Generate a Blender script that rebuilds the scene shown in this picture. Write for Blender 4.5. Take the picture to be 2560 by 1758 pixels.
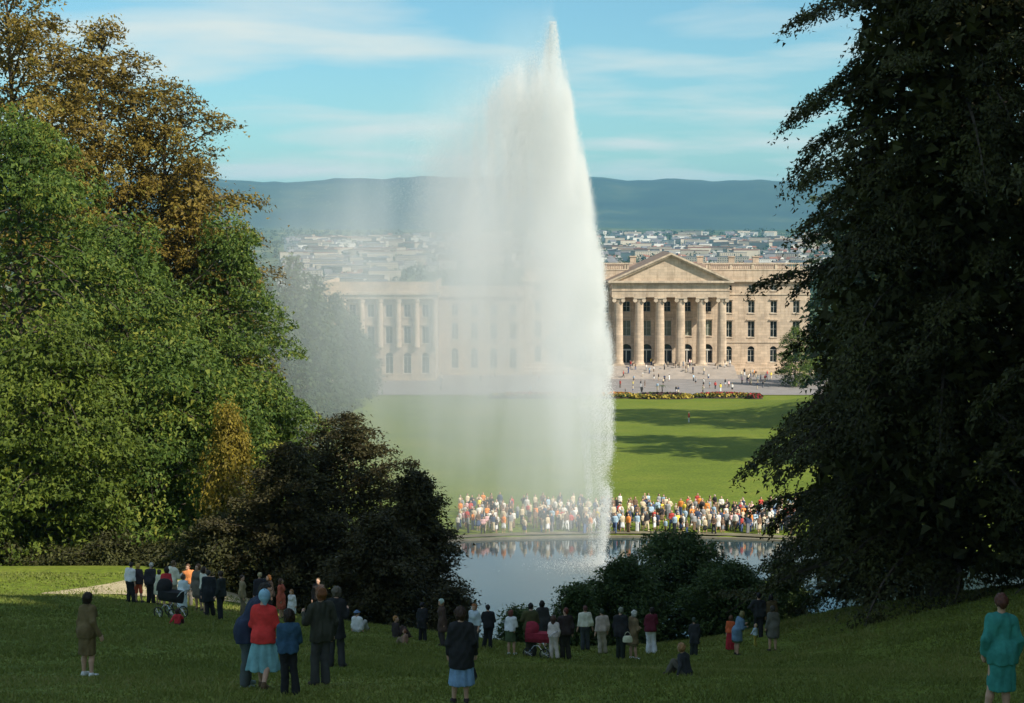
import bpy, math, random
import numpy as np
from mathutils import Vector

for o in list(bpy.data.objects):
    bpy.data.objects.remove(o, do_unlink=True)
SC = bpy.context.scene
COL = SC.collection
R = math.radians

# ------------------------------------------------------------------ camera
F_PX, CX, CY = 4400.0, 1280.0, 879.0
PITCH = math.atan(314.0 / F_PX)
CAM = np.array([0.0, 0.0, 26.5])
cd = bpy.data.cameras.new('camera')
cd.sensor_width = 36.0
cd.lens = 36.0 * F_PX / 2560.0
cd.clip_start = 0.3
cd.clip_end = 40000
cam = bpy.data.objects.new('camera', cd)
cam.location = CAM
cam.rotation_euler = (math.pi / 2 - PITCH, 0, 0)
COL.objects.link(cam)
SC.camera = cam

# ------------------------------------------------------------------ world, sun, exposure
SUN_AZ, SUN_EL = R(123), R(40)          # azimuth clockwise from the view heading (+Y)
sun_dir = Vector((math.sin(SUN_AZ) * math.cos(SUN_EL), math.cos(SUN_AZ) * math.cos(SUN_EL), math.sin(SUN_EL)))
sl = bpy.data.lights.new('sun', 'SUN')
sl.energy = 3.75
sl.angle = R(0.53)
sl.color = (1.0, 0.93, 0.80)
so = bpy.data.objects.new('sun', sl)
so.rotation_euler = (-sun_dir).to_track_quat('-Z', 'Y').to_euler()
so.location = (60, -40, 90)
COL.objects.link(so)

SC.view_settings.view_transform = 'Standard'
SC.view_settings.look = 'None'
SC.view_settings.exposure = 0.76
SC.view_settings.gamma = 1.0
SC.view_settings.use_curve_mapping = False
SC.cycles.volume_bounces = 4
SC.cycles.volume_step_rate = 1.8
SC.cycles.volume_max_steps = 256
SC.cycles.max_bounces = 8
SC.cycles.transparent_max_bounces = 8
SC.cycles.use_denoising = True

wd = bpy.data.worlds.new('World')
SC.world = wd
wd.use_nodes = True
nt = wd.node_tree
nt.nodes.clear()


def nd(t, kind, **kw):
    n = t.nodes.new(kind)
    for k, v in kw.items():
        if k.startswith('i_'):
            key = k[2:]
            key = int(key) if key.isdigit() else key.replace('_', ' ')
            n.inputs[key].default_value = v
        else:
            setattr(n, k, v)
    return n


def mathn(t, op, a, b=None, clamp=False):
    n = t.nodes.new('ShaderNodeMath')
    n.operation = op
    n.use_clamp = clamp
    for i, v in enumerate((a, b)):
        if v is None:
            continue
        if isinstance(v, (int, float)):
            n.inputs[i].default_value = v
        else:
            t.links.new(v, n.inputs[i])
    return n.outputs[0]


def ramp(t, src, stops):
    n = t.nodes.new('ShaderNodeValToRGB')
    e = n.color_ramp.elements
    while len(e) > 1:
        e.remove(e[-1])
    e[0].position, e[0].color = stops[0][0], tuple(stops[0][1]) + (1,)
    for p, c in stops[1:]:
        k = e.new(p)
        k.color = tuple(c) + (1,)
    if src is not None:
        t.links.new(src, n.inputs[0])
    return n.outputs[0]


def mixc(t, fac, a, b, mode='MIX'):
    n = t.nodes.new('ShaderNodeMix')
    n.data_type = 'RGBA'
    n.blend_type = mode
    for idx, v in ((0, fac), (6, a), (7, b)):
        if isinstance(v, (int, float)):
            n.inputs[idx].default_value = v
        elif isinstance(v, (tuple, list)):
            n.inputs[idx].default_value = tuple(v)[:3] + (1,)
        else:
            t.links.new(v, n.inputs[idx])
    return n.outputs[2]


sky = nd(nt, 'ShaderNodeTexSky', sky_type='NISHITA', sun_disc=False, sun_elevation=SUN_EL,
         sun_rotation=SUN_AZ, altitude=300, air_density=1.0, dust_density=0.6, ozone_density=1.6)
tc = nd(nt, 'ShaderNodeTexCoord')
sx = nd(nt, 'ShaderNodeSeparateXYZ')
nt.links.new(tc.outputs['Generated'], sx.inputs[0])
zc = mathn(nt, 'MAXIMUM', mathn(nt, 'ADD', sx.outputs[2], 0.10), 0.03)
cb = nd(nt, 'ShaderNodeCombineXYZ')
nt.links.new(mathn(nt, 'DIVIDE', sx.outputs[0], zc), cb.inputs[0])
nt.links.new(mathn(nt, 'DIVIDE', sx.outputs[1], zc), cb.inputs[1])
mp = nd(nt, 'ShaderNodeMapping')
mp.inputs['Location'].default_value = (3.1, 1.4, 0)
mp.inputs['Rotation'].default_value = (0, 0, R(-8))
mp.inputs['Scale'].default_value = (0.85, 1.05, 1)
nt.links.new(cb.outputs[0], mp.inputs[0])
n1 = nd(nt, 'ShaderNodeTexNoise', i_Scale=1.15, i_Detail=6.0, i_Roughness=0.48, i_Distortion=0.25)
nt.links.new(mp.outputs[0], n1.inputs[0])
cl = ramp(nt, n1.outputs[0], [(0.46, (0, 0, 0)), (0.56, (.45, .45, .45)), (0.68, (.95, .95, .95))])
tint = mixc(nt, 1.0, sky.outputs[0], (0.35, 0.535, 0.56), 'MULTIPLY')
skyc = mixc(nt, cl, tint, (3.6, 3.85, 3.6))
bg = nd(nt, 'ShaderNodeBackground')
bg.inputs[1].default_value = 0.135
nt.links.new(skyc, bg.inputs[0])
wo = nd(nt, 'ShaderNodeOutputWorld')
nt.links.new(bg.outputs[0], wo.inputs[0])

RNG = np.random.default_rng(7)
random.seed(11)


# ------------------------------------------------------------------ picture <-> place
def ray(px, py):
    cx, cy = (px - CX) / F_PX, (CY - py) / F_PX
    return np.array([cx, math.cos(PITCH) + cy * math.sin(PITCH), -math.sin(PITCH) + cy * math.cos(PITCH)])


def W(px, py, Y):
    d = ray(px, py)
    return CAM + d * (Y / d[1])


PY = [-200, -60, 0, 68, 78, 104, 112, 146, 150, 160, 345, 352, 440, 900, 1500, 3000, 5000, 6500, 9000]
PZ = [60, 36, 24.6, 11.34, 8.9, 0.4, 0.2, 0.2, 0.3, 0.55, -7.5, -7.55, -8.0, -40, -62, -31, -3, 14, 30]
POND = (9.0, 126.0, 34.0, 22.5)


def sstep(a, b, x):
    t = np.clip((np.asarray(x, float) - a) / (b - a), 0, 1)
    return t * t * (3 - 2 * t)


def ground_z(x, y):
    x = np.asarray(x, float)
    y = np.asarray(y, float)
    z = np.interp(y, PY, PZ)
    w = sstep(25, 58, y) * (1 - sstep(74, 100, y))
    z = z - 1.35 * np.exp(-((x - 3.5) / 8.5) ** 2) * w
    z = z + 0.115 * np.clip(x - 9.5, 0, 14) * sstep(28, 55, y) * (1 - sstep(90, 130, y))
    z = z + 0.09 * np.clip(-x - 9, 0, 8) * sstep(40, 70, y) * (1 - sstep(100, 140, y))
    # banks either side of the pond and the lawn
    bank = 0.30 * np.clip(np.abs(x - 9) - 31, 0, 40) * sstep(66, 100, y) * (1 - sstep(300, 345, y))
    bankl = 0.33 * np.clip(-x - 8, 0, 8.5) * sstep(70, 88, y) * (1 - sstep(120, 150, y))
    z = z + np.maximum(bank * 0.7, bankl)
    z = z + 0.45 * np.clip(x - 24, 0, 32) * (1 - sstep(75, 100, y))  # unseen hillside added to lift the wood and lengthen its shade
    # gentle lumps
    z = z + 0.10 * np.sin(x * 0.31 + 1.3) * np.sin(y * 0.23) * (1 - sstep(60, 100, y))
    z = z + np.where(y > 600, 6 * np.sin(x * 0.004 + 1) * np.sin(y * 0.003), 0)
    # pond basin
    e = np.sqrt(((x - POND[0]) / POND[2]) ** 2 + ((y - POND[1]) / POND[3]) ** 2)
    z = z - 1.6 * (1 - sstep(0.93, 1.02, e)) * (np.abs(y - POND[1]) < 30)
    return z


def G(px, py, t0=12.0, t1=450.0):
    d = ray(px, py)
    prev = t0
    t = t0
    while t < t1:
        p = CAM + d * t
        if p[2] < ground_z(p[0], p[1]):
            lo, hi = prev, t
            for _ in range(30):
                m = (lo + hi) / 2
                q = CAM + d * m
                if q[2] < ground_z(q[0], q[1]):
                    hi = m
                else:
                    lo = m
            return CAM + d * hi
        prev = t
        t += 0.25 if t < 120 else 1.0
    return CAM + d * t1


# ------------------------------------------------------------------ mesh helpers
def link(o, parent=None):
    COL.objects.link(o)
    if parent is not None:
        o.parent = parent
    return o


def tag(o, label=None, cat=None, group=None, kind=None):
    if label:
        o['label'] = label
    if cat:
        o['category'] = cat
    if group:
        o['group'] = group
    if kind:
        o['kind'] = kind
    return o


def empty(name, loc, rz=0.0):
    o = bpy.data.objects.new(name, None)
    o.location = tuple(float(v) for v in loc)
    o.rotation_euler = (0, 0, rz)
    o.empty_display_size = 0.3
    return link(o)


def np_mesh(name, V, Fq, smooth=False):
    """V (n,3); Fq (m,k) constant polygon size"""
    me = bpy.data.meshes.new(name)
    V = np.asarray(V, np.float32)
    Fq = np.asarray(Fq, np.int32)
    me.vertices.add(len(V))
    me.vertices.foreach_set('co', V.ravel())
    k = Fq.shape[1]
    me.loops.add(Fq.size)
    me.loops.foreach_set('vertex_index', Fq.ravel())
    me.polygons.add(len(Fq))
    me.polygons.foreach_set('loop_start', np.arange(0, Fq.size, k, dtype=np.int32))
    if smooth:
        me.polygons.foreach_set('use_smooth', np.ones(len(Fq), bool))
    me.update(calc_edges=True)
    return me


class MB:
    def __init__(self):
        self.v, self.f, self.m = [], [], []

    def face(self, pts, m=0):
        b = len(self.v)
        self.v += [tuple(map(float, p)) for p in pts]
        self.f.append(tuple(range(b, b + len(pts))))
        self.m.append(m)

    def box(self, x0, x1, y0, y1, z0, z1, m=0):
        b = len(self.v)
        self.v += [(x0, y0, z0), (x1, y0, z0), (x1, y1, z0), (x0, y1, z0),
                   (x0, y0, z1), (x1, y0, z1), (x1, y1, z1), (x0, y1, z1)]
        for q in ((0, 3, 2, 1), (4, 5, 6, 7), (0, 1, 5, 4), (1, 2, 6, 5), (2, 3, 7, 6), (3, 0, 4, 7)):
            self.f.append(tuple(b + i for i in q))
            self.m.append(m)

    def lathe(self, prof, n=16, c=(0, 0, 0), m=0, sx=1.0, sy=1.0):
        b = len(self.v)
        for r, z in prof:
            for i in range(n):
                a = 2 * math.pi * i / n
                self.v.append((c[0] + r * sx * math.cos(a), c[1] + r * sy * math.sin(a), c[2] + z))
        for j in range(len(prof) - 1):
            for i in range(n):
                k = (i + 1) % n
                self.f.append((b + j * n + i, b + j * n + k, b + (j + 1) * n + k, b + (j + 1) * n + i))
                self.m.append(m)
        self.f.append(tuple(b + i for i in reversed(range(n))))
        self.m.append(m)
        self.f.append(tuple(b + (len(prof) - 1) * n + i for i in range(n)))
        self.m.append(m)

    def tube(self, pts, rad, n=6, m=0, closed=False):
        pts = [np.asarray(p, float) for p in pts]
        b = len(self.v)
        N = len(pts)
        for i, p in enumerate(pts):
            if closed:
                d = pts[(i + 1) % N] - pts[i - 1]
            else:
                d = pts[min(i + 1, N - 1)] - pts[max(i - 1, 0)]
            d = d / (np.linalg.norm(d) + 1e-9)
            u = np.cross(d, (0, 0, 1.0))
            if np.linalg.norm(u) < 1e-3:
                u = np.cross(d, (1.0, 0, 0))
            u /= np.linalg.norm(u)
            w = np.cross(d, u)
            r = rad[i] if hasattr(rad, '__len__') else rad
            for k in range(n):
                a = 2 * math.pi * k / n
                self.v.append(tuple(p + r * (math.cos(a) * u + math.sin(a) * w)))
        for i in range(N if closed else N - 1):
            j = (i + 1) % N
            for k in range(n):
                l = (k + 1) % n
                self.f.append((b + i * n + k, b + i * n + l, b + j * n + l, b + j * n + k))
                self.m.append(m)
        if not closed:
            self.f.append(tuple(b + k for k in reversed(range(n))))
            self.m.append(m)
            self.f.append(tuple(b + (N - 1) * n + k for k in range(n)))
            self.m.append(m)

    def build(self, name, mats, parent=None, smooth=False):
        me = bpy.data.meshes.new(name)
        me.from_pydata(self.v, [], self.f)
        mats = mats if isinstance(mats, (list, tuple)) else [mats]
        for mt in mats:
            me.materials.append(mt)
        if len(mats) > 1:
            me.polygons.foreach_set('material_index', self.m)
        if smooth:
            me.polygons.foreach_set('use_smooth', [True] * len(me.polygons))
            try:
                me.set_sharp_from_angle(angle=R(40))
            except Exception:
                pass
        me.update()
        return link(bpy.data.objects.new(name, me), parent)


# ------------------------------------------------------------------ materials
MATS = {}


def pbase(name):
    m = bpy.data.materials.new(name)
    m.use_nodes = True
    t = m.node_tree
    return m, t, t.nodes['Principled BSDF']


def mat(name, col, rough=0.8, var=0.12, scale=3.0, bump=0.0, bscale=20.0, spec=0.3, metal=0.0, coord='Object'):
    if name in MATS:
        return MATS[name]
    m, t, b = pbase(name)
    b.inputs['Roughness'].default_value = rough
    b.inputs['Specular IOR Level'].default_value = spec
    b.inputs['Metallic'].default_value = metal
    c = nd(t, 'ShaderNodeTexCoord')
    n = nd(t, 'ShaderNodeTexNoise', i_Scale=scale, i_Detail=5.0, i_Roughness=0.6)
    t.links.new(c.outputs[coord], n.inputs[0])
    lo = tuple(max(0, v * (1 - var * 1.6)) for v in col)
    hi = tuple(min(1, v * (1 + var * 1.6)) for v in col)
    t.links.new(ramp(t, n.outputs[0], [(0.25, lo), (0.75, hi)]), b.inputs['Base Color'])
    if bump:
        n2 = nd(t, 'ShaderNodeTexNoise', i_Scale=bscale, i_Detail=4.0)
        t.links.new(c.outputs[coord], n2.inputs[0])
        bp = nd(t, 'ShaderNodeBump', i_Strength=bump, i_Distance=0.02)
        t.links.new(n2.outputs[0], bp.inputs['Height'])
        t.links.new(bp.outputs[0], b.inputs['Normal'])
    MATS[name] = m
    return m


def leaf_mat(name, stops, transl=0.25, nscale=0.35, rough=0.65):
    """foliage: colour by island and by slow noise through the crown"""
    m, t, b = pbase(name)
    g = nd(t, 'ShaderNodeNewGeometry')
    c = nd(t, 'ShaderNodeTexCoord')
    n = nd(t, 'ShaderNodeTexNoise', i_Scale=nscale, i_Detail=3.0)
    t.links.new(c.outputs['Object'], n.inputs[0])
    v = mathn(t, 'ADD', mathn(t, 'MULTIPLY', n.outputs[0], 0.75), mathn(t, 'MULTIPLY', g.outputs['Random Per Island'], 0.36))
    colr = ramp(t, v, stops)
    t.links.new(colr, b.inputs['Base Color'])
    b.inputs['Roughness'].default_value = rough
    b.inputs['Specular IOR Level'].default_value = 0.25
    tr = nd(t, 'ShaderNodeBsdfTranslucent')
    t.links.new(colr, tr.inputs[0])
    mx = nd(t, 'ShaderNodeMixShader')
    mx.inputs[0].default_value = transl
    t.links.new(b.outputs[0], mx.inputs[1])
    t.links.new(tr.outputs[0], mx.inputs[2])
    t.links.new(mx.outputs[0], t.nodes['Material Output'].inputs[0])
    return m


M_bark = mat('bark', (0.07, 0.055, 0.042), 0.9, 0.3, 6.0, 0.6, 14.0)
M_leaf_green = leaf_mat('leaf_green', [(0.25, (.026, .052, .009)), (0.50, (.068, .118, .016)), (0.66, (.120, .170, .024)), (0.80, (.24, .24, .034)), (0.92, (.27, .20, .03))])
M_leaf_deep = leaf_mat('leaf_deep_green', [(0.25, (.038, .062, .009)), (0.52, (.085, .125, .014)), (0.75, (.145, .180, .021)), (0.9, (.21, .23, .03))])
M_leaf_olive = leaf_mat('leaf_olive_brown', [(0.25, (.085, .066, .014)), (0.5, (.175, .122, .020)), (0.66, (.245, .170, .026)), (0.82, (.185, .175, .028))], nscale=0.22)
M_leaf_gold = leaf_mat('leaf_gold', [(0.25, (.10, .085, .012)), (0.6, (.22, .17, .02)), (0.85, (.33, .25, .03))])
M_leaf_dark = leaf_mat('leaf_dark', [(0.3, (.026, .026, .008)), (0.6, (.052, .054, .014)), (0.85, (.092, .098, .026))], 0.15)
M_leaf_copper = leaf_mat('leaf_copper', [(0.3, (.032, .028, .010)), (0.6, (.062, .053, .018)), (0.85, (.105, .100, .032))], 0.18)
M_leaf_shrub = leaf_mat('leaf_shrub', [(0.3, (.035, .058, .016)), (0.6, (.075, .115, .030)), (0.85, (.125, .175, .050))], 0.2)
M_leaf_far = leaf_mat('leaf_far', [(0.3, (.030, .050, .022)), (0.6, (.055, .085, .030)), (0.85, (.10, .13, .04))], 0.2)


def ground_mat():
    m, t, b = pbase('grass_ground')
    g = nd(t, 'ShaderNodeNewGeometry')
    n = nd(t, 'ShaderNodeTexNoise', i_Scale=0.07, i_Detail=8.0, i_Roughness=0.72)
    t.links.new(g.outputs['Position'], n.inputs[0])
    n2 = nd(t, 'ShaderNodeTexNoise', i_Scale=3.2, i_Detail=5.0, i_Roughness=0.7)
    t.links.new(g.outputs['Position'], n2.inputs[0])
    base = ramp(t, n.outputs[0], [(0.3, (.095, .135, .016)), (0.48, (.130, .180, .021)), (0.62, (.165, .200, .028)), (0.75, (.20, .20, .045))])
    fine = ramp(t, n2.outputs[0], [(0.3, (.55, .56, .60)), (0.7, (1.4, 1.32, 1.1))])
    lawn = mixc(t, 1.0, base, fine, 'MULTIPLY')
    n3 = nd(t, 'ShaderNodeTexNoise', i_Scale=0.006, i_Detail=8.0, i_Roughness=0.65)
    t.links.new(g.outputs['Position'], n3.inputs[0])
    far = ramp(t, n3.outputs[0], [(0.35, (.03, .055, .02)), (0.5, (.07, .10, .03)), (0.62, (.20, .19, .09)), (0.72, (.10, .13, .05))])
    sp = nd(t, 'ShaderNodeSeparateXYZ')
    t.links.new(g.outputs['Position'], sp.inputs[0])
    mr = nd(t, 'ShaderNodeMapRange')
    mr.inputs[1].default_value = 430
    mr.inputs[2].default_value = 700
    t.links.new(sp.outputs[1], mr.inputs[0])
    t.links.new(mixc(t, mr.outputs[0], lawn, far), b.inputs['Base Color'])
    b.inputs['Roughness'].default_value = 0.9
    b.inputs['Specular IOR Level'].default_value = 0.15
    bp = nd(t, 'ShaderNodeBump', i_Strength=0.7, i_Distance=0.05)
    t.links.new(n2.outputs[0], bp.inputs['Height'])
    t.links.new(bp.outputs[0], b.inputs['Normal'])
    return m


def stone_mat(name, col):
    m, t, b = pbase(name)
    c = nd(t, 'ShaderNodeTexCoord')
    n = nd(t, 'ShaderNodeTexNoise', i_Scale=0.35, i_Detail=6.0, i_Roughness=0.65)
    t.links.new(c.outputs['Object'], n.inputs[0])
    mp_ = nd(t, 'ShaderNodeMapping')
    mp_.inputs['Scale'].default_value = (1.6, 1.6, .16)
    t.links.new(c.outputs['Object'], mp_.inputs[0])
    n2 = nd(t, 'ShaderNodeTexNoise', i_Scale=1.0, i_Detail=5.0, i_Roughness=0.6)     # rain streaks
    t.links.new(mp_.outputs[0], n2.inputs[0])
    br = nd(t, 'ShaderNodeTexBrick')                                                 # ashlar courses too fine to tell apart
    mp2 = nd(t, 'ShaderNodeMapping')
    mp2.inputs['Rotation'].default_value = (R(90), 0, 0)
    t.links.new(c.outputs['Object'], mp2.inputs[0])
    t.links.new(mp2.outputs[0], br.inputs[0])
    br.inputs['Scale'].default_value = 1.0
    br.inputs['Brick Width'].default_value = 1.5
    br.inputs['Row Height'].default_value = .62
    br.inputs['Mortar Size'].default_value = .02
    br.inputs['Color1'].default_value = (.86, .85, .84, 1)
    br.inputs['Color2'].default_value = (1.08, 1.06, 1.03, 1)
    br.inputs['Mortar'].default_value = (.7, .68, .66, 1)
    a = ramp(t, n.outputs[0], [(0.28, tuple(v * .74 for v in col)), (0.55, col), (0.75, tuple(v * 1.15 for v in col))])
    k = ramp(t, n2.outputs[0], [(0.28, (.74, .71, .68)), (0.52, (1, 1, 1))])
    t.links.new(mixc(t, 1.0, mixc(t, 1.0, a, k, 'MULTIPLY'), br.outputs[0], 'MULTIPLY'), b.inputs['Base Color'])
    b.inputs['Roughness'].default_value = .92
    b.inputs['Specular IOR Level'].default_value = .15
    return m


M_ground = ground_mat()
M_blade = leaf_mat('grass_blade', [(0.3, (.120, .145, .030)), (0.55, (.175, .205, .042)), (0.72, (.23, .24, .06)), (0.88, (.31, .27, .10))], 0.3, 0.12)
M_sand = mat('sand', (0.44, 0.36, 0.22), 0.95, 0.15, 1.5, 0.4, 12, coord='Object')
M_gravel = mat('gravel', (0.25, 0.225, 0.21), 0.95, 0.12, 0.4, 0.3, 8)
M_stone = stone_mat('palace_stone', (0.60, 0.475, 0.355))
M_stone2 = stone_mat('palace_trim', (0.64, 0.52, 0.395))
M_roof = mat('palace_roof', (0.26, 0.18, 0.13), 0.8, 0.18, 0.5)
M_glass = mat('window_glass', (0.020, 0.024, 0.026), 0.12, 0.25, 0.6, spec=0.5)
M_frame = mat('window_frame', (0.60, 0.58, 0.52), 0.6, 0.08)
M_shutter = mat('window_blind', (0.17, 0.19, 0.13), 0.7, 0.12)
M_soil = mat('soil', (0.06, 0.042, 0.03), 0.95, 0.25, 4)

# ------------------------------------------------------------------ ground, pond, hills
ys = [-150.0]
while ys[-1] < 8800:
    y = ys[-1]
    if y < -20:
        s = 8
    elif y < 170:
        s = 1.0
    elif y < 450:
        s = 5
    else:
        s = y * 0.03
    ys.append(y + s)
ys = np.array(ys)
NU = 125
u = np.linspace(-1, 1, NU)
u = np.sign(u) * (0.55 * np.abs(u) + 0.45 * np.abs(u) ** 2.5)
X = u[None, :] * (110 + np.maximum(ys, 0) * 0.75)[:, None]
Yg = np.repeat(ys[:, None], NU, 1)
Z = ground_z(X, Yg)
V = np.stack([X, Yg, Z], -1).reshape(-1, 3)
ii, jj = np.meshgrid(np.arange(len(ys) - 1), np.arange(NU - 1), indexing='ij')
b0 = (ii * NU + jj).ravel()
Fq = np.stack([b0, b0 + 1, b0 + NU + 1, b0 + NU], 1)
me = np_mesh('ground', V, Fq, True)
me.materials.append(M_ground)
tag(link(bpy.data.objects.new('ground', me)), kind='structure')

# water
m, t, b = pbase('pond_water')
b.inputs['Base Color'].default_value = (0.030, 0.055, 0.060, 1)
b.inputs['Roughness'].default_value = 0.06
b.inputs['IOR'].default_value = 1.33
b.inputs['Specular IOR Level'].default_value = 0.9
g = nd(t, 'ShaderNodeNewGeometry')
mpw = nd(t, 'ShaderNodeMapping')
mpw.inputs['Scale'].default_value = (0.5, 1.6, 1)
t.links.new(g.outputs['Position'], mpw.inputs[0])
nw = nd(t, 'ShaderNodeTexNoise', i_Scale=1.6, i_Detail=4.0, i_Roughness=0.55)
t.links.new(mpw.outputs[0], nw.inputs[0])
bw = nd(t, 'ShaderNodeBump', i_Strength=0.05, i_Distance=0.05)
t.links.new(nw.outputs[0], bw.inputs['Height'])
t.links.new(bw.outputs[0], b.inputs['Normal'])
M_water = m
mb = MB()
n = 96
mb.face([(POND[0] + (POND[2] + .3) * math.cos(2 * math.pi * i / n), POND[1] + (POND[3] + .3) * math.sin(2 * math.pi * i / n), 0.0) for i in range(n)])
tag(mb.build('pond_water', M_water), kind='structure')

# sandy rim path round the far bank
mb = MB()
N = 70
pts = []
for i in range(N + 1):
    a = R(20) + R(140) * i / N
    row = []
    for k, e in enumerate((1.015, 1.03, 1.045, 1.06)):
        x = POND[0] + POND[2] * e * math.cos(a)
        y = POND[1] + POND[3] * e * math.sin(a)
        row.append((x, y, float(ground_z(x, y)) + 0.05))
    pts.append(row)
for i in range(N):
    for k in range(3):
        mb.face([pts[i][k], pts[i][k + 1], pts[i + 1][k + 1], pts[i + 1][k]])
tag(mb.build('shore_path', mat('shore_sand', (.17, .15, .095), .95, .2, .6)), kind='structure')

# stone kerb along the far bank of the pond
mb = MB()
kp = []
for i in range(N + 1):
    a = R(20) + R(140) * i / N
    kp.append((POND[0] + (POND[2]) * 1.004 * math.cos(a), POND[1] + (POND[3]) * 1.004 * math.sin(a)))
for i in range(N):
    (xa, ya), (xb, yb) = kp[i], kp[i + 1]
    ca, cb2 = np.array([xa, ya]), np.array([xb, yb])
    dv = (cb2 - ca) / np.linalg.norm(cb2 - ca)
    nv = np.array([-dv[1], dv[0]]) * 0.22
    q = [ca - nv, cb2 - nv, cb2 + nv, ca + nv]
    lo = [(p[0], p[1], -0.6) for p in q]
    hi = [(p[0], p[1], 0.16) for p in q]
    mb.face(hi[::-1])
    mb.face([lo[0], lo[1], hi[1], hi[0]])
    mb.face([lo[2], lo[3], hi[3], hi[2]])
tag(mb.build('pond_kerb', mat('kerb_stone', (0.20, 0.18, 0.13), 0.9, 0.2, 1.0, 0.3)), kind='structure')

# sandy path in the sun on the left
mb = MB()
rows = []
path_c = [np.array([-20.0, 74.0]), np.array([-17.8, 75.0]), np.array([-15.4, 77.0]), np.array([-12.5, 79.5]), np.array([-8.5, 80.5])]
wid = [0.15, 1.5, 3.0, 3.2, 2.4]
NP = 40
for i in range(NP + 1):
    s = i / NP * (len(path_c) - 1)
    k = min(int(s), len(path_c) - 2)
    f = s - k
    c = path_c[k] * (1 - f) + path_c[k + 1] * f
    w2 = wid[k] * (1 - f) + wid[k + 1] * f
    row = []
    for q in range(7):
        yy = c[1] + (q / 6 - 0.5) * 2 * w2
        row.append((c[0], yy, float(ground_z(c[0], yy)) + 0.03))
    rows.append(row)
for i in range(NP):
    for q in range(6):
        mb.face([rows[i][q], rows[i + 1][q], rows[i + 1][q + 1], rows[i][q + 1]])
tag(mb.build('sand_path', M_sand), kind='structure')

# hills
xs = np.linspace(-5200, 5200, 160)
hy = np.linspace(5600, 13000, 60)
HX, HY = np.meshgrid(xs, hy, indexing='xy')


def ridge_py(px):
    return np.interp(px, [-800, 0, 480, 560, 660, 800, 1000, 1200, 1450, 1600, 1720, 1850, 2000, 2300, 3400],
                     [470, 460, 440, 448, 460, 452, 446, 444, 444, 452, 450, 454, 452, 456, 470])


pxh = CX + HX / HY * F_PX
rough = 7 * np.sin(pxh * .031) + 4 * np.sin(pxh * .083 + 1.0) + 2 * np.sin(pxh * .21 + .4)
top = CAM[2] + (565 - ridge_py(pxh) + .35 * rough) / F_PX * 9600
prof = sstep(5900, 9600, HY) ** 1.25
und = 1 + 0.20 * np.sin(HX * 0.0021 + HY * 0.0006) * np.sin(HY * 0.0016 + 0.7)
HZ = -25 + (top + 25) * prof * np.where(HY < 9300, und * (1 - sstep(8200, 9300, HY)) + sstep(8200, 9300, HY), 1)
HZ = np.where(HY > 9700, top - (HY - 9700) * 0.05, HZ)
V = np.stack([HX, HY, HZ], -1).reshape(-1, 3)
n0, n1_ = HX.shape
ii, jj = np.meshgrid(np.arange(n0 - 1), np.arange(n1_ - 1), indexing='ij')
b0 = (ii * n1_ + jj).ravel()
me = np_mesh('hills', V, np.stack([b0, b0 + 1, b0 + n1_ + 1, b0 + n1_], 1), True)
m, t, b = pbase('hill_forest')
g = nd(t, 'ShaderNodeNewGeometry')
nh = nd(t, 'ShaderNodeTexNoise', i_Scale=0.0022, i_Detail=7.0, i_Roughness=0.6)
t.links.new(g.outputs['Position'], nh.inputs[0])
t.links.new(ramp(t, nh.outputs[0], [(0.35, (.018, .035, .020)), (0.55, (.035, .060, .028)), (0.66, (.075, .095, .04))]), b.inputs['Base Color'])
b.inputs['Roughness'].default_value = 0.95
me.materials.append(m)
tag(link(bpy.data.objects.new('hills', me)), kind='structure')

# forecourt of the palace
GZ = -7.5
mb = MB()
for i in range(24):
    for k in range(8):
        x0, x1 = -60 + i * 8, -60 + (i + 1) * 8
        y0, y1 = 353 + k * 6, 353 + (k + 1) * 6
        mb.face([(x0, y0, GZ + .06), (x1, y0, GZ + .06), (x1, y1, GZ + .06), (x0, y1, GZ + .06)])
tag(mb.build('forecourt', M_gravel), kind='structure')


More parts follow.
